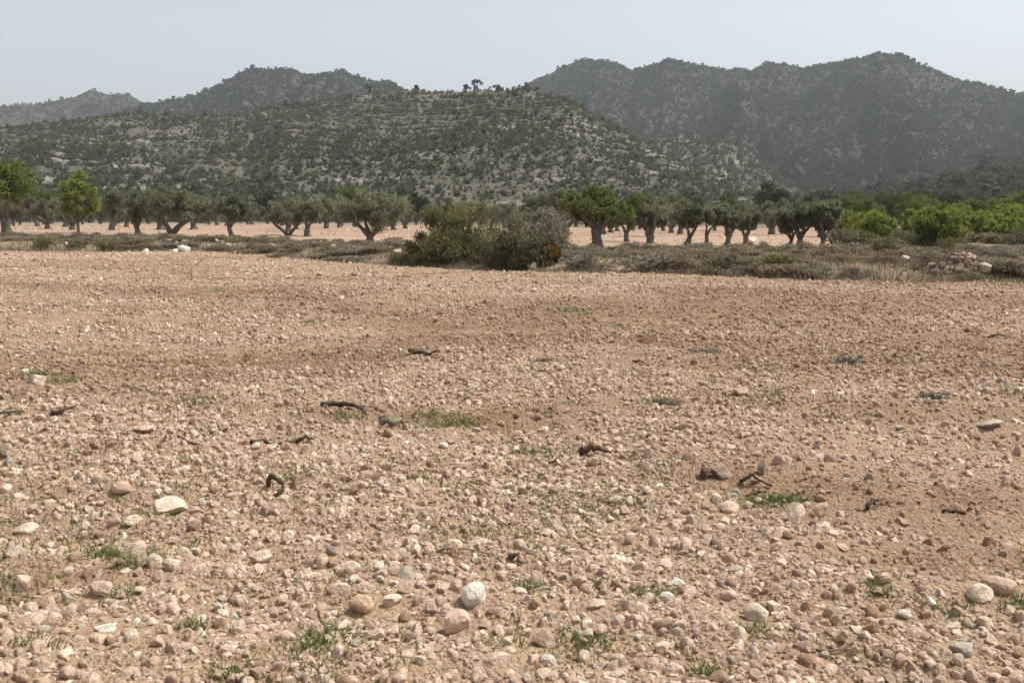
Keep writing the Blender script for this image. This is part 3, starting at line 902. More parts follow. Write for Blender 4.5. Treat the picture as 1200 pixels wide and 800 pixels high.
for row, y0 in enumerate((84, 95, 107, 120, 134, 150, 167, 185)):
    xw = 0.56 * y0
    x = -xw + RNG.uniform(0, 5)
    while x < xw:
        y = y0 + RNG.uniform(-3, 3)
        gap = (-13 < x / y * 90 < -4) and row < 1
        if not gap and RNG.random() < (0.6 if row < 2 else 0.85) and not (x / y > 0.36):
            back_tree(ol_protos, x, y, RNG.uniform(0.9, 1.12), ('small grey-green olive tree behind %s, %s' % (near(x, y), 'in rows close behind' if y < 112 else 'in the far rows')), 'olive tree', 'olive trees in the back rows', RNG.uniform(0, 6.28))
        x += RNG.uniform(5.5, 8.5)
for (px, d, s) in ((752, 190, .95), (784, 200, .9), (815, 205, 1.0), (830, 190, .8), (903, 160, 1.05), (870, 195, 1.0), (645, 170, .9), (622, 140, .85), (975, 175, 1.1), (1005, 165, 1.05), (1045, 150, 1.1), (1072, 165, 1.2), (1120, 140, 1.0), (1150, 170, 1.2), (1185, 150, 1.15), (150, 210, 1.1), (40, 200, 1.2), (490, 210, .9), (1215, 165, 1.2), (-20, 190, 1.2), (940, 200, 1.2), (1030, 205, 1.3), (1100, 205, 1.4), (1170, 205, 1.3)):
    x = (px - 600) / F * d
    back_tree(dk_protos, x, d, s, 'dark rounded evergreen tree far behind ' + near(x, d) + ' at the foot of the hills', 'tree', 'dark evergreens behind the orchard', RNG.uniform(0, 6.28))
for k in range(70):
    px = RNG.uniform(-60, 1260); d = RNG.uniform(150, 232); x = (px - 600) / F * d
    pr = dk_protos if (px > 760 and k % 3) or k % 5 == 0 else gn_protos if k % 3 == 0 else ol_protos
    back_tree(pr, x, d, RNG.uniform(.9, 1.35), 'leafy tree in the belt closing the grove far behind ' + near(x, d), 'tree', 'tree belt at the far side of the grove', RNG.uniform(0, 6.28))
for (px, d, s) in ((768, 185, .9), (795, 180, .8), (850, 180, .8), (545, 190, .8), (400, 130, 1.0), (20, 120, 1.1), (60, 130, 1.0), (1010, 110, .9), (1062, 100, .9), (1080, 120, 1.1), (1130, 105, .95), (1170, 115, 1.0), (1020, 130, 1.0), (1200, 125, 1.1), (985, 120, .9)):
    x = (px - 600) / F * d
    back_tree(gn_protos, x, d, s, 'mid green leafy tree in the gaps behind ' + near(x, d), 'tree', 'mid green trees behind the first rows', RNG.uniform(0, 6.28))
for o in ol_protos + dk_protos + gn_protos:
    if o.get('fresh', 0):
        del o['fresh']; o.location = (60, 190, 0)

# ---------------------------------------------------------------- shrubs
def shrub_mesh(seed, m, n=1100, L=0.085, Wd=0.03, h=0.75, lobes=11, spiky=0.8, wood=True):
    r = np.random.default_rng(seed)
    cen, rads = [], []
    for k in range(lobes):
        a = r.uniform(0, 6.28); q = r.random() ** 0.6 * 0.36
        rr = r.uniform(0.13, 0.24)
        cen.append((math.cos(a) * q, math.sin(a) * q * 0.9, max(rr * 0.45, h * r.uniform(0.15, 0.78) * (1.05 - q))))
        rads.append(rr)
    v, f, sh = leaves(r, cen, rads, n, L, Wd, 0.45, 0.9, spiky)
    v[:, 2] = np.maximum(v[:, 2], -0.03)
    return leaf_mesh('shrub', v, f, sh, m)
SH = {}
for key, m in (('grey', M_GREYBUSH), ('brown', M_BROWNBUSH), ('green', M_SCRUBGREEN), ('dark', M_BUSH)):
    SH[key] = [shrub_mesh(1000 + 17 * k + len(SH) * 131, m) for k in range(4)]
KIND = {'grey': 'grey-green wiry low shrub on the scrub bank behind the field', 'brown': 'brown dried low shrub on the scrub bank behind the field',
        'green': 'dull green low shrub on the scrub bank behind the field', 'dark': 'dark leafy low shrub on the scrub bank behind the field'}

def shrub(key, x, y, w, h, label=None, group=None):
    o = obj('weedy_bush' if group and 'weedy' in group else 'shrub', SH[key][RNG.integers(4)])
    o.location = (x, y, float(gzm(x, y)) - 0.03)
    o.rotation_euler = (0, 0, RNG.uniform(0, 6.28))
    o.scale = (w, w * RNG.uniform(.85, 1.1), h / 0.8)
    tag(o, label or KIND[key].replace('on the scrub bank behind the field', 'on the bank below ' + near(x, y)), 'shrub', group or KIND[key].replace('shrub', 'shrubs'))
    return o

def px_shrub(key, px, py, w, ytop, label):
    p = hit(px, py); m = p[1] / F
    z = CAM_H + ray(px, ytop)[2] / ray(px, ytop)[1] * p[1] - p[2]
    return shrub(key, p[0], p[1], w * m * 1.05, z * 1.02, label)
px_shrub('dark', 50, 291, 34, 269, 'dark rounded shrub standing up at the left end of the bank')
px_shrub('dark', 121, 294, 30, 276, 'dark low shrub between the young tree and the white boulder')
px_shrub('dark', 88, 290, 26, 277, 'dark low shrub under the bright young tree')
px_shrub('green', 1042, 298, 62, 266, 'dull green dense bush in front of the almond trees')
px_shrub('dark', 1112, 294, 26, 272, 'dark small bush below the tall almond tree')
px_shrub('dark', 1022, 290, 36, 268, 'dark bush at the foot of the nearest almond tree')
px_shrub('brown', 980, 304, 70, 281, 'broad brown shrub at the right end of the olive row')
px_shrub('grey', 690, 314, 64, 286, 'pale grey wiry shrub at the foot of the large green tree')
px_shrub('dark', 465, 309, 34, 286, 'small dark shrub at the left foot of the big bush')
px_shrub('grey', 760, 317, 90, 287, 'wide grey-brown shrub below the grey olive tree')
px_shrub('dark', 900, 318, 80, 289, 'wide dark shrub below the slim leaning olive')
px_shrub('green', 842, 318, 60, 288, 'dull green shrub on the bank below the bent olive')
px_shrub('brown', 800, 316, 60, 287, 'brown shrub on the bank below the right-leaning olive')
px_shrub('green', 1145, 330, 48, 314, 'dull green tuft-like shrub in front of the stone heap')
px_shrub('dark', 320, 302, 20, 293, 'lone dark tussock on the field margin left of the middle')
n = 0
while n < 262:
    px = RNG.uniform(-60, 1260)
    r_ = ray(px, 300)
    sx = RNG.random() ** (1.2 if px < 900 else 2.0)
    # walk out from the field edge along this bearing
    b = r_[0] / r_[1]
    y = 20.0
    while y < float(edge(b * y)): y += 0.2
    wv = float(bank_w(b * y))
    y2 = y + 0.5 + sx * wv * 0.9
    x = b * y2
    if 455 < px < 670 and sx < 0.5: continue
    if px < 440 and RNG.random() < 0.15: continue
    kk = RNG.choice(['grey', 'brown', 'green', 'dark'], p=[.40, .49, .06, .05])
    w_ = RNG.uniform(0.8, 2.0)
    hgt = RNG.uniform(0.32, 0.58) * (0.8 if px < 440 else 1.0)
    if 1110 < px < 1180 and y2 < y + 8: continue
    shrub(kk, x, y2, w_, hgt)
    n += 1

# green weedy bushes filling the ground between the almond trees
for k in range(64):
    px = RNG.uniform(982, 1250); d = RNG.uniform(46, 84)
    x = (px - 600) / F * d
    shrub(['green', 'dark', 'green', 'brown'][k % 4], x, d, RNG.uniform(1.4, 3.2), RNG.uniform(.6, 1.3), ('dull green bush', 'dark leafy bush', 'dull green weedy bush', 'brownish weedy bush')[k % 4] + ' filling the ground around ' + near(x, d), 'weedy bushes among the almond trees')

# the big bush complex in the middle
def px_bush(name, seed, px, py, xl, xr, ytop, m, label, n, depth=0.9, L=0.11, Wd=0.045, lobes=40, cat='bush', power=0.5, z0=0.0):
    r = np.random.default_rng(seed)
    p = hit(px, py); mm = p[1] / F
    Wc = (xr - xl) * mm
    h = CAM_H + ray(px, ytop)[2] / ray(px, ytop)[1] * p[1] - p[2]
    root = bpy.data.objects.new(name, None); COL.objects.link(root)
    root.location = (p[0], p[1] + Wc * depth * 0.28, float(gzm(p[0], p[1] + Wc * depth * 0.28)) - 0.03)
    tag(root, label, cat)
    cx = ((xl + xr) / 2 - px) * mm
    cen, rads = [], []
    while len(cen) < lobes:
        u, v = r.uniform(-1, 1), r.uniform(-1, 1)
        if u * u + v * v > 1: continue
        prof = (1 - (u * u + v * v)) ** power
        rr = r.uniform(0.10, 0.20) * h * 1.3
        zt = max(h * prof * (0.75 + 0.35 * r.random()), rr * 0.6)
        zz = r.uniform(z0, 1) ** 0.7 * zt
        cen.append((cx + u * Wc * 0.44, v * Wc * depth * 0.44, np.clip(zz, rr * 0.45, max(h - rr * 0.8, rr * .5)))); rads.append(rr)
    v, f, sh = leaves(r, cen, rads, n, L, Wd, 0.62, 1.0, 0.9)
    v[:, 2] = np.maximum(v[:, 2], -0.05)
    obj('foliage', leaf_mesh('foliage', v, f, sh, m), root)
    for k in range(7):
        c = cen[r.integers(len(cen))]
        st = np.array([cx + r.uniform(-.15, .15) * Wc, r.uniform(-.1, .1) * Wc, -0.1])
        e = np.array(c); mid = (st + e) / 2 + np.array([0, 0, 0.12 * h])
        obj('stem', tube_mesh('stem', [st, mid, e], [0.045, 0.03, 0.01], M_BARK, 5, r, .1), root)
    return root
px_bush('large_bush', 201, 530, 312, 474, 604, 236, M_BUSH, 'largest dark green bush, rising in front of the olive grove', 15000, lobes=75)
px_bush('grey_bush', 202, 600, 316, 566, 646, 250, M_SCRUBGREEN, 'grey-green twiggy bush leaning on the right side of the largest bush', 7000, lobes=40)
px_bush('silvery_bush', 203, 640, 306, 604, 670, 243, M_GREYBUSH, 'silvery grey bush with open twigs behind the rusty bush', 5500, lobes=34, z0=.35)
px_bush('rusty_bush', 204, 636, 311, 612, 664, 276, M_RUST, 'rusty orange-brown bush at the right foot of the silvery bush', 4000, lobes=24)
px_bush('dark_bush', 205, 500, 312, 462, 545, 274, M_BUSH, 'low dark bush at the left front of the largest bush', 6000, lobes=30)
px_bush('dark_bush', 206, 610, 317, 580, 655, 286, M_BUSH, 'low dark bush in front of the rusty bush', 4500, lobes=26)

# dry grass on the bank: nobody could count the blades
def blades(name, base, hgt, wid, m, rng, lean=0.35):
    n = len(base)
    a = rng.uniform(0, 6.28, n)
    side = np.stack([np.cos(a), np.sin(a), np.zeros(n)], 1) * (wid / 2)[:, None]
    b = rng.uniform(0, 6.28, n); l = np.abs(rng.normal(0, lean, n)) * hgt
    off = np.stack([np.cos(b) * l, np.sin(b) * l, hgt], 1)
    v = np.stack([base - side, base + side, base + off * 0.6 + side * 0.7 - np.array([0, 0, 0.02]) * hgt[:, None], base + off], 1).reshape(-1, 3)
    f = np.arange(4 * n).reshape(n, 4)
    o = obj(name, mesh(name, v, f, [m], attrs={'shade': ('FACE', 'FLOAT', rng.random(n))}))
    return tag(o, kind='stuff')
N = 46000
px = RNG.uniform(-80, 1280, N)
b = (px - 600) / F
yy = np.full(N, 20.0)
for _ in range(260): yy = np.where(yy < edge(b * yy), yy + 0.12, yy)
y2 = yy + RNG.random(N) ** 1.3 * bank_w(b * yy) - 0.3
x2 = b * y2
keep = (fbm(x2 * 0.9, y2 * 0.9, 301, 3) > 0.42) | (px > 940)
x2, y2 = x2[keep], y2[keep]
blades('dry_grass', np.stack([x2, y2, gzm(x2, y2)], 1), RNG.uniform(0.06, 0.24, len(x2)), RNG.uniform(0.012, 0.03, len(x2)), M_HAY, RNG)

# weeds on the field: small green blades in patches
def weeds():
    B, H = [], []
    n = 0
    while n < 2000:
        d = 3.0 * math.exp(RNG.random() * 2.4)
        x = RNG.uniform(-1, 1) * (0.56 * d + 2.5)
        if fbm(x * 0.7, d * 0.7, 401, 3) < 0.46: continue
        if d > float(edge(x)): continue
        nb = RNG.integers(14, 44)
        sp = RNG.uniform(0.03, 0.10) * (1 + d * 0.06)
        xs = x + RNG.normal(0, sp, nb); ys = d + RNG.normal(0, sp, nb)
        B.append(np.stack([xs, ys], 1)); H.append(RNG.uniform(0.014, 0.040, nb))
        n += 1
    for px, py, k in ((128, 650, 70), (150, 662, 30), (230, 470, 60), (60, 440, 40), (75, 447, 50), (405, 490, 40), (700, 690, 20), (900, 588, 80), (930, 588, 60), (375, 742, 50), (225, 735, 40), (40, 755, 40), (690, 755, 40), (620, 690, 40), (760, 695, 40), (1120, 718, 30), (370, 755, 40), (140, 700, 30), (880, 740, 30), (1030, 690, 30), (1190, 710, 40), (830, 790, 50), (270, 790, 40), (1180, 460, 30), (540, 496, 50), (500, 487, 40), (490, 565, 40), (615, 532, 30), (35, 440, 30), (130, 380, 30), (660, 365, 40), (760, 395, 30)):
        p = hitm(px, py)
        s = p[1] / F * 8
        k *= 2; xs = p[0] + RNG.normal(0, s * 1.7, k); ys = p[1] + RNG.normal(0, s, k)
        B.append(np.stack([xs, ys], 1)); H.append(RNG.uniform(0.022, 0.055, k) * (1 + 0.02 * p[1]))
    B = np.concatenate(B); H = np.concatenate(H)
    d = np.hypot(B[:, 0], B[:, 1])
    blades('weeds', np.stack([B[:, 0], B[:, 1], gzm(B[:, 0], B[:, 1]) - 0.004], 1), H, 0.004 + 0.0011 * d, M_WEED, RNG, 1.1)
weeds()

# pale grey weed tufts lying on the field
for px, py, w, lab in ((826, 414, 34, 'grey-green weed tuft far out on the right of the middle'), (640, 425, 24, 'small grey weed tuft far out near the middle'), (778, 474, 36, 'flat grey weed patch on the bare track'), (992, 424, 26, 'faint grey weed tuft far out on the right'), (1088, 468, 22, 'small grey weed tuft near the flat grey stone')):
    p = hitm(px, py); m = p[1] / F
    k = 160
    ba = np.stack([RNG.normal(0, w * m / 4.5, k), RNG.normal(0, w * m / 6, k), np.full(k, -.01)], 1)
    o = blades('weed_tuft', ba, RNG.uniform(0.03, 0.09, k), RNG.uniform(0.012, 0.022, k), M_GREYWEED, RNG, 1.0)
    del o['kind']
    o.location = (p[0], p[1], float(gzm(p[0], p[1])))
    tag(o, lab, 'weed', 'grey weed tufts on the field')

# ---------------------------------------------------------------- dead wood on the field
def stick(name, pts, r0, m, label, cat='stick', lift=0.0, taper=0.45, fork=None):
    """pts: pixel positions along the stick on the ground, optional third value = height in metres"""
    P = []
    for q in pts:
        p = hitm(q[0], q[1])
        z = float(gzm(p[0], p[1])) + r0 * 0.55 + (q[2] if len(q) > 2 else 0) + lift
        P.append(np.array([p[0], p[1], z]))
    # densify
    D = []
    rng = np.random.default_rng(int(pts[0][0] * 7 + pts[0][1]))
    for a, b_ in zip(P[:-1], P[1:]):
        for t in np.linspace(0, 1, 4)[:-1]: D.append(a + (b_ - a) * t + rng.normal(0, r0 * 0.25, 3))
    D.append(P[-1])
    D = np.array(D); c = D.mean(0); r0 *= .8
    k = len(D)
    radii = [r0 * (1 - (1 - taper) * i / (k - 1)) * rng.uniform(0.85, 1.15) for i in range(k)]
    o = obj(name, tube_mesh(name, D - c, radii, m, 7, rng, .18))
    o.location = c
    tag(o, label, cat)
    if fork:
        p = hitm(fork[1][0], fork[1][1])
        e = np.array([p[0], p[1], float(gzm(p[0], p[1])) + fork[1][2]])
        s = D[int(fork[0] * (k - 1))]
        tw = obj('twig', tube_mesh('twig', np.array([s, (s + e) / 2 + rng.normal(0, r0 * .4, 3), e]) - c, [r0 * .6, r0 * .5, r0 * .25], m, 5, rng, .1), o)
    return o
stick('dead_branch', [(478, 416, .02), (492, 416, .03), (504, 419, .03), (516, 418, .05)], 0.035, M_DEADWOOD, 'dark twisted piece of branch far out left of the middle', 'branch')
stick('dead_branch', [(377, 477, .0), (398, 479, .03), (415, 481, .04), (430, 485, .0)], 0.034, M_DEADWOOD, 'thick dark piece of branch half sunk in soil left of the middle', 'branch', taper=.6)
stick('wood_chunk', [(449, 501, .02), (462, 501, .03), (478, 499, .03)], 0.038, M_GREYWOOD, 'short weathered wood chunk just below the thick dark branch', 'wood')
stick('crooked_twig', [(187, 524, .0), (193, 516, .01), (199, 512, .03), (212, 517, .02), (228, 521, .0), (252, 524, .0)], 0.013, M_BROWNWOOD, 'thin crooked brown twig on the left of the field', 'twig')
stick('dark_twig', [(248, 510, .0), (258, 509, .02), (268, 506, .02)], 0.016, M_DEADWOOD, 'small dark forked twig right of the crooked twig', 'twig', fork=(.5, (254, 506, .08)))
stick('dead_branch', [(296, 521, .0), (308, 520, .02), (322, 522, .0)], 0.024, M_DEADWOOD, 'short dark wood piece, left one of two in a line', 'branch')
stick('dead_branch', [(330, 523, .0), (345, 521, .02), (358, 519, .03), (368, 518, .01)], 0.022, M_DEADWOOD, 'longer dark wood piece, right one of two in a line', 'branch')
stick('dead_branch', [(-6, 488, .0), (8, 487, .02), (24, 484, .02)], 0.025, M_GREYWOOD, 'greyish wood piece at the left edge of the field', 'branch')
stick('dead_branch', [(60, 486, .0), (72, 486, .02), (88, 482, .03)], 0.025, M_DEADWOOD, 'dark wood sliver near the left edge', 'branch')
stick('bark_curl', [(315, 570, .0), (316, 572, .075), (324, 575, .07), (332, 578, .05), (331, 581, .03), (322, 583, .0)], 0.020, M_DEADWOOD, 'black curled bark piece standing up on the left', 'bark', taper=.8)
stick('wood_chunk', [(680, 534, .0), (690, 533, .04), (702, 534, .035), (716, 534, .0)], 0.04, M_BROWNWOOD, 'reddish brown wood chunk in the middle right of the field', 'wood', taper=.35)
stick('pale_twig', [(737, 540, .02), (745, 540, .06), (752, 546, .03), (757, 552, .0)], 0.012, M_GREYWOOD, 'pale bent twig right of the reddish brown chunk', 'twig')
stick('dark_twig', [(641, 545, .0), (650, 546, .03), (662, 548, .0)], 0.012, M_DEADWOOD, 'small dark twig left of the reddish brown chunk', 'twig', fork=(.5, (652, 546, .06)))
stick('dark_twig', [(868, 566, .0), (880, 568, .05), (893, 571, .03), (905, 570, .0)], 0.014, M_DEADWOOD, 'knot of dark twigs on a weedy spot on the right', 'twig', fork=(.4, (876, 563, .05)))
stick('dark_twig', [(876, 582, .0), (888, 580, .02), (898, 577, .0)], 0.015, M_DEADWOOD, 'dark stub just below the knot of dark twigs', 'twig')
stick('dark_twig', [(1016, 597, .0), (1022, 596, .04), (1028, 596, .0)], 0.018, M_DEADWOOD, 'short dark stub on the right of the field', 'twig', fork=(.5, (1036, 590, .03)))
stick('dark_stick', [(1104, 601, .0), (1118, 602, .01), (1132, 603, .0)], 0.016, M_DEADWOOD, 'thin dark stick lying near the right edge', 'stick')
stick('dark_stick', [(1158, 396, .0), (1170, 396, .03), (1183, 397, .02)], 0.026, M_DEADWOOD, 'dark stick far out at the right edge', 'stick')
stick('thin_twig', [(1034, 422, .0), (1050, 419, .05), (1065, 417, .14), (1069, 427, .0)], 0.011, M_BROWNWOOD, 'thin bent twig raised above the soil far out on the right', 'twig')
stick('dark_stick', [(741, 424, .0), (750, 426, .02), (761, 429, .0)], 0.018, M_DEADWOOD, 'thin slanting stick far out below the brown clod', 'stick')
stick('thin_twig', [(225, 329, .0), (224, 322, .10), (226, 319, .16)], 0.02, M_DEADWOOD, 'small upright dark twig at the far side of the field', 'twig', fork=(.05, (236, 330, .02)))
stick('long_stick', [(495, 649, .0), (520, 646, .01), (548, 648, .015), (580, 651, .0)], 0.010, M_GREYWOOD, 'long pale stick lying above the white rounded stone', 'stick')
stick('thin_twig', [(968, 487, .0), (976, 490, .03), (982, 495, .0)], 0.010, M_DEADWOOD, 'tiny dark twig out on the right half', 'twig')
stick('dark_twig', [(596, 655, .0), (604, 659, .02), (612, 663, .0)], 0.02, M_BROWNWOOD, 'dark root stub at the right end of the long stick', 'twig')
stick('pale_stick', [(956, 762, .0), (975, 766, .01), (990, 765, .02), (1002, 752, .01)], 0.006, M_GREYWOOD, 'thin pale curved twig at the bottom right', 'twig')
stick('pale_stick', [(966, 290, .0), (969, 280, .55), (971, 276, 1.0)], 0.045, M_PALEBARK, 'pale dead stick leaning by the last olive tree', 'stick')
stick('leaning_pole', [(371, 293, 0.0), (366, 288, .35), (362, 284, .7)], 0.03, M_BROWNWOOD, 'thin dead stem on the bank below the straight-trunked olive', 'stick')

# ---------------------------------------------------------------- boulder and stone heaps
p = hit(217, 296)
place_stone(STONES[6], p, 15 * p[1] / F, 0.2, (0.70, 0.66, 0.59), 'large white boulder at the field edge under the twin-trunked olive', squash=.8, name='boulder')
p = hit(206, 296)
place_stone(STONES[5], p, 9 * p[1] / F, 0.9, WHITE, 'smaller white block leaning at the left of the white boulder', squash=1.2, name='boulder')
p = hit(170, 297)
place_stone(STONES[7], p, 10 * p[1] / F, 0.3, WHITE, 'single white stone on the field edge left of the boulder')
for k in range(18):
    px, py = 228 + 17 * RNG.normal(), 288 + 2.6 * RNG.normal()
    if px < 196: px = 196
    p = hit(px, py)
    place_stone(STONES[RNG.integers(18)], p, RNG.uniform(0.12, 0.34), RNG.uniform(0, 6.28), STONE_TINTS[RNG.choice([2, 6, 1])] * 0.7, 'grey or pale stone in the low heap right of the white boulder', 'stones of the low heap by the boulder', zrel=RNG.uniform(0, .12))
pc = hit(1142, 326)
for k in range(46):
    u, v = RNG.normal(0, .5), RNG.normal(0, .45)
    h = 0.62 * math.exp(-(u * u + v * v) / 0.45) * RNG.random() ** 0.4
    sz = RNG.uniform(0.10, 0.24)
    place_stone(STONES[RNG.integers(18)], (pc[0] + u * 1.05, pc[1] + 0.6 + v), sz, RNG.uniform(0, 6.28), STONE_TINTS[RNG.choice([0, 4, 7, 6, 5])] * RNG.uniform(.45, .8), 'rough tan stone in the heap at the right end of the bank', 'stones of the heap at the right', zrel=h * .85, tiltx=RNG.uniform(-.6, .6))
for px, py, w, t, lab in ((1156, 322, 16, PALE, 'whitish rock at the right foot of the stone heap'), (1173, 318, 15, TAN, 'long tan rock leaning to the right of the stone heap'), (1125, 307, 12, CREAM, 'yellowish rock behind the left of the stone heap'), (1060, 312, 12, GREYS, 'grey flat rock on the bank left of the stone heap'), (880, 285, 14, CREAM, 'pale mound-like rock behind the small grey olive tree')):
    p = hit(px, py)
    place_stone(STONES[RNG.integers(18)], p, w * p[1] / F, 0.3, t, lab, squash=.9, zrel=.1)
for k in range(20):
    px = RNG.uniform(-20, 1200); p = hit(px, RNG.uniform(284, 292) if px < 450 else RNG.uniform(290, 318))
    if p[1] < float(edge(p[0])) + .3: continue
    place_stone(STONES[RNG.integers(18)], p, RNG.uniform(0.15, 0.38), RNG.uniform(0, 6.28), STONE_TINTS[RNG.choice([1, 2, 6])] * .9, 'pale rock lying half hidden among the shrubs of the bank', 'pale rocks among the shrubs')

# ---------------------------------------------------------------- trees, scrub and ledges on the hills
def pine_mesh(name, seed, h=1.0, w=1.0, n=120, trunk=0.15, umbrella=False):
    """unit-height tree: short trunk and a clumpy crown, two materials"""
    r = np.random.default_rng(seed)
    cen, rads = [], []
    for k in range(9):
        a = r.uniform(0, 6.28); q = r.random() ** .6 * 0.30 * w
        cen.append((math.cos(a) * q, math.sin(a) * q, trunk + (h - trunk) * (r.uniform(.55, .9) if umbrella else r.uniform(.15, .88)) * (1 - .4 * q)))
        rads.append(r.uniform(.13, .23))
    v, f, sh = leaves(r, cen, rads, n, 0.20, 0.13, .45, .9)
    v[:, 2] = np.maximum(v[:, 2], 0)
    tv, tf = tube([(0, 0, -.1), (0.02, 0, trunk + .15), (0, 0.02, h * .6)], [.035, .028, .012], 4)
    tf = np.array(tf) + len(v)
    F4 = np.concatenate([f, tf[:8]])
    return mesh(name, np.concatenate([v, tv]), F4, [M_PINE, M_BARK], attrs={'shade': ('FACE', 'FLOAT', np.concatenate([sh, np.full(8, .3)]))}, mat_index=np.concatenate([np.zeros(len(f)), np.ones(8)]))
PINES = [pine_mesh('pine_tree', 2000 + k, 1.0, RNG.uniform(.8, 1.3), 130, .12) for k in range(4)]
SCRUB = [pine_mesh('hillside_bush', 2100 + k, 0.7, 1.5, 110, 0.0) for k in range(3)]

def on_terrain(V, t, n, rng, t0=0.0, t1=1.06):
    nt_, nu_ = V.shape[:2]
    a = rng.uniform(t0, t1, n)
    fi = np.interp(a, t, np.arange(nt_)); fj = rng.uniform(0, nu_ - 1.001, n)
    i = np.floor(fi).astype(int).clip(0, nt_ - 2); j = np.floor(fj).astype(int)
    u = (fi - i)[:, None]; w = (fj - j)[:, None]
    P = (V[i, j] * (1 - u) + V[i + 1, j] * u) * (1 - w) + (V[i, j + 1] * (1 - u) + V[i + 1, j + 1] * u) * w
    return P, a, fj / (nu_ - 1)

DG = np.array([0.112, 0.121, 0.068]); YG = np.array([0.135, 0.138, 0.074]); GG = np.array([0.145, 0.138, 0.100])
def hill_tints(rng, n, a, b):
    k = rng.random((n, 1))
    return (a * (1 - k) + b * k) * rng.uniform(.8, 1.2, (n, 1))

# mid hill: candidates, the 300 that show largest become objects of their own
n = 7500
P, a, _ = on_terrain(V_HILL, T_HILL, n, RNG, 0.02, 1.04)
dens = fbm(P[:, 0] * .012, P[:, 1] * .012 + P[:, 2] * .02, 701, 4)
keep = RNG.random(n) < 0.16 + 0.75 * ss(.44, .66, dens) + .05 * (a > .93)
P, a = P[keep], a[keep]
h = np.minimum(RNG.lognormal(math.log(1.6), .42, len(P)) * (1 + .35 * ss(.85, 1.0, a)) * (1 + .4 * ss(.25, .02, a)), 4.0)
R = np.hypot(P[:, 0], P[:, 1])
inview = (np.abs(P[:, 0] / P[:, 1]) < .54) & (a < 1.0) & (a > 0.12)
rank = np.argsort(-(h / R) * inview)
big = rank[:300]
ti = hill_tints(RNG, len(P), DG, YG)
pine_src, bush_src = {}, {}
for q, i in enumerate(big):
    ispine = q % 3 != 2
    slope_ = 'high on the slope' if a[i] > .6 else 'halfway up the slope' if a[i] > .3 else 'on the lower slope'
    me = PINES[q % 4] if ispine else SCRUB[q % 3]
    o = obj('pine_tree' if ispine else 'hillside_bush', me)
    o.location = P[i] - np.array([0, 0, .15])
    o.rotation_euler = (0, 0, RNG.uniform(0, 6.28))
    s = h[i]
    o.scale = (s * RNG.uniform(.95, 1.25), s, s)
    o['tint'] = [float(k) for k in ti[i]]
    if ispine: tag(o, 'dark pine %s of the near hill above %s' % (slope_, near(P[i][0], P[i][1])), 'pine tree', 'pines scattered on the nearer hill'); pine_src[me.name] = o
    else: tag(o, 'dark bush %s of the near hill above %s' % (slope_, near(P[i][0], P[i][1])), 'bush', 'bushes on the nearer hill'); bush_src[me.name] = o
SRC = list(pine_src.values()) + list(bush_src.values())
NP_, NB_ = len(pine_src), len(bush_src)

def tree_stuff(name, P, h, ti, pine_frac=0.6, wide=1.15):
    n = len(P)
    idx = np.where(RNG.random(n) < pine_frac, RNG.integers(0, NP_, n), NP_ + RNG.integers(0, NB_, n))
    rot = np.stack([np.zeros(n), np.zeros(n), RNG.uniform(0, 6.28, n)], 1)
    scl = np.stack([h * wide * RNG.uniform(.9, 1.3, n), h * wide, h], 1)
    return scatter(name, P - np.array([0, 0, .15]), rot, scl, ti, idx, SRC)
rest = np.ones(len(P), bool); rest[big] = False
tree_stuff('hillside_trees', P[rest], h[rest], ti[rest], .3)
# low scrub between them
n = 75000
P, a, _ = on_terrain(V_HILL, T_HILL, n, RNG, 0.0, 1.02)
keep = RNG.random(n) < .25 + .75 * ss(.38, .62, fbm(P[:, 0] * .03, P[:, 1] * .03 + P[:, 2] * .05, 711, 4))
P = P[keep]
tree_stuff('hillside_scrub', P, RNG.lognormal(math.log(.8), .4, len(P)), hill_tints(RNG, len(P), GG, YG * .9), .0, 1.5)
# limestone ledges and blocks of the hill
n = 22000
P, a, uu = on_terrain(V_HILL, T_HILL, n, RNG, 0.08, 0.97)
lv = np.sin((P[:, 2] + 3 * fbm(P[:, 0] * .02, P[:, 1] * .02, 111, 3)) * 2 * math.pi / 3.2)
roc = fbm(P[:, 0] * .011, P[:, 1] * .011, 721, 3)
keep = (RNG.random(n) < 0.9 * ss(.46, .62, roc) + .05) & (lv > -.2)
P = P[keep]; n = len(P)
s = np.minimum(RNG.lognormal(math.log(.95), .45, n), 1.7) * (.45 + .55 * ss(.02, .3, a[keep]))
ti = np.array([.215, .20, .172]) * RNG.uniform(.7, 1.15, (n, 1))
ang = np.arctan2(P[:, 0], P[:, 1])
scatter('rock_ledges', P - np.array([0, 0, .1]), np.stack([RNG.normal(0, .15, n), RNG.normal(0, .15, n), -ang + RNG.normal(0, .3, n)], 1),
        np.stack([s * RNG.uniform(1.0, 2.2, n), s, s * RNG.uniform(.35, .7, n)], 1), ti, RNG.integers(0, 12, n), hero_sources)

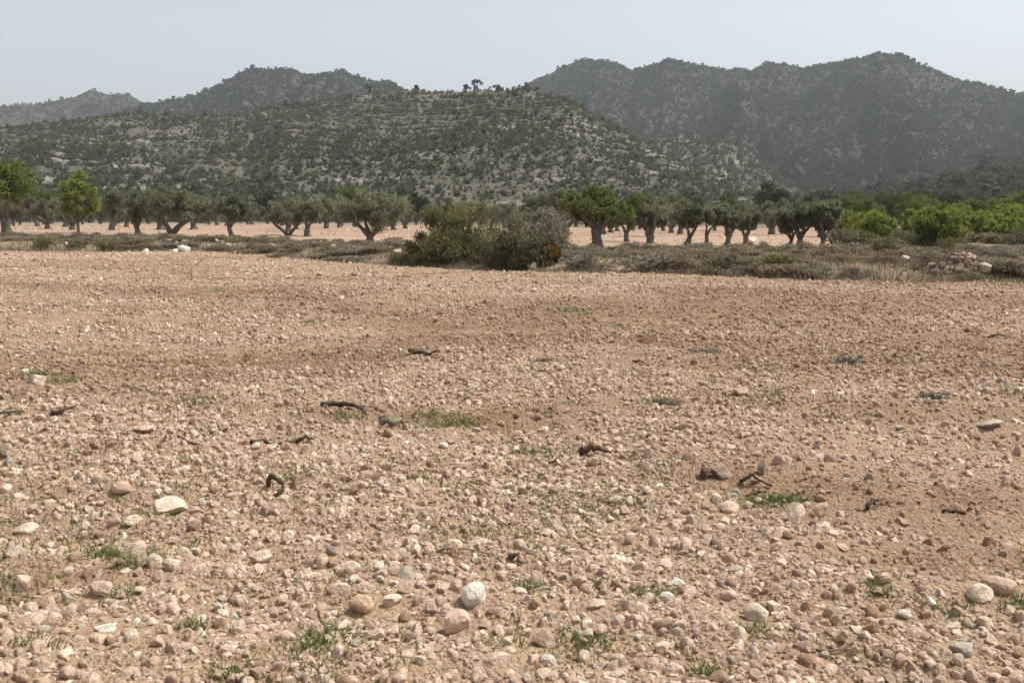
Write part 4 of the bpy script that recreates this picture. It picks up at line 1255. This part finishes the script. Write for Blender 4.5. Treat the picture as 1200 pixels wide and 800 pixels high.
# forests of the mountains
def forest(name, V, t, n, dens_seed, lo, hi, hm, ta, tb, t0=.02, t1=1.04, pf=.8, crest=0.3, floor=.15):
    P, a, _ = on_terrain(V, t, n, RNG, t0, t1)
    d = fbm(P[:, 0] * .006, P[:, 1] * .006 + P[:, 2] * .01, dens_seed, 4)
    keep = (RNG.random(n) < floor + ss(lo, hi, d) + crest * (a > .97)) & (np.abs(P[:, 0] / P[:, 1]) < .75)
    P = P[keep]
    return tree_stuff(name, P, RNG.lognormal(math.log(hm), .3, len(P)), hill_tints(RNG, len(P), ta, tb), pf)
forest('mountain_forest', V_R, T_R, 110000, 731, .20, .55, 2.7, np.array([.058, .074, .037]), np.array([.084, .094, .052]), floor=.45, crest=.1)
forest('mountain_forest', V_L2, T_L2, 20000, 741, .22, .55, 2.9, np.array([.054, .070, .035]), np.array([.078, .088, .050]), floor=.45, crest=.15)
forest('mountain_scrub', V_L1, T_L1, 16000, 751, .36, .62, 3.2, DG * .85, GG * .75)
forest('spur_scrub', V_SP, T_SP, 4500, 761, .36, .62, 2.4, DG, GG)
forest('slope_forest', V_WD, T_WD, 6500, 771, .15, .45, 4.6, DG * .5, DG * .75, pf=1.0, floor=.4)

# trees that stand out on the skyline of the nearer hill
def crest_tree(px, ybase, ytop, w, label, seed):
    j = int(np.argmin(np.abs(np.arctan2(V_HILL[len(T_HILL) // 2, :, 0], V_HILL[len(T_HILL) // 2, :, 1]) - math.atan2(*ray(px, 110)[:2]))))
    i = int(np.argmin(np.abs(T_HILL - .985)))
    p = V_HILL[i, j]
    d = p[1]
    top = CAM_H + ray(px, ytop)[2] / ray(px, ytop)[1] * d
    hh = top - p[2]
    root = bpy.data.objects.new('skyline_pine', None); COL.objects.link(root)
    root.location = (p[0], p[1], p[2] - .2)
    r = np.random.default_rng(seed)
    wm = w / F * d
    obj('trunk', tube_mesh('trunk', [(0, 0, -.3), (.2, 0, hh * .4), (.1, .1, hh * .8)], [.28, .2, .08], M_BARK, 6, r, .1), root)
    cen = [(r.uniform(-.33, .33) * wm, r.uniform(-.3, .3) * wm, hh * r.uniform(.35, .88)) for _ in range(11)]
    v, f, sh = leaves(r, cen, [r.uniform(.11, .19) * wm for _ in cen], 420, .7, .4, .45, .75)
    c = obj('crown', leaf_mesh('crown', v, f, sh, M_DARKTREE), root)
    tag(root, label, 'pine tree')
crest_tree(559, 104, 92, 15, 'largest umbrella-shaped pine on the skyline of the nearer hill', 1)
crest_tree(547, 104, 97, 9, 'small pine just left of the largest skyline pine', 2)
crest_tree(580, 104, 98, 12, 'rounded low pine just right of the largest skyline pine', 3)
crest_tree(487, 106, 99, 7, 'little lone pine on the skyline left of the middle', 4)
crest_tree(335, 121, 115, 8, 'small dark pine on the left shoulder of the nearer hill', 5)
crest_tree(432, 107, 96, 9, 'pine on the skyline where the wooded mountain meets the hill', 6)

# ---------------------------------------------------------------- haze
bm = bmesh.new()
bmesh.ops.create_cube(bm, size=1)
me = bpy.data.meshes.new('haze'); bm.to_mesh(me); bm.free()
hz = obj('haze', me)
hz.scale = (5600, 5600, 322)
hz.location = (0, 0, 322 / 2 - 4)
m, t = newmat('haze_air')
pv = t.nodes.new('ShaderNodeVolumePrincipled')
pv.inputs['Color'].default_value = (0.80, 0.86, 0.92, 1)
pv.inputs['Density'].default_value = HAZE
ou = t.nodes.new('ShaderNodeOutputMaterial')
t.links.new(pv.outputs[0], ou.inputs['Volume'])
me.materials.append(m)
tag(hz, kind='stuff')
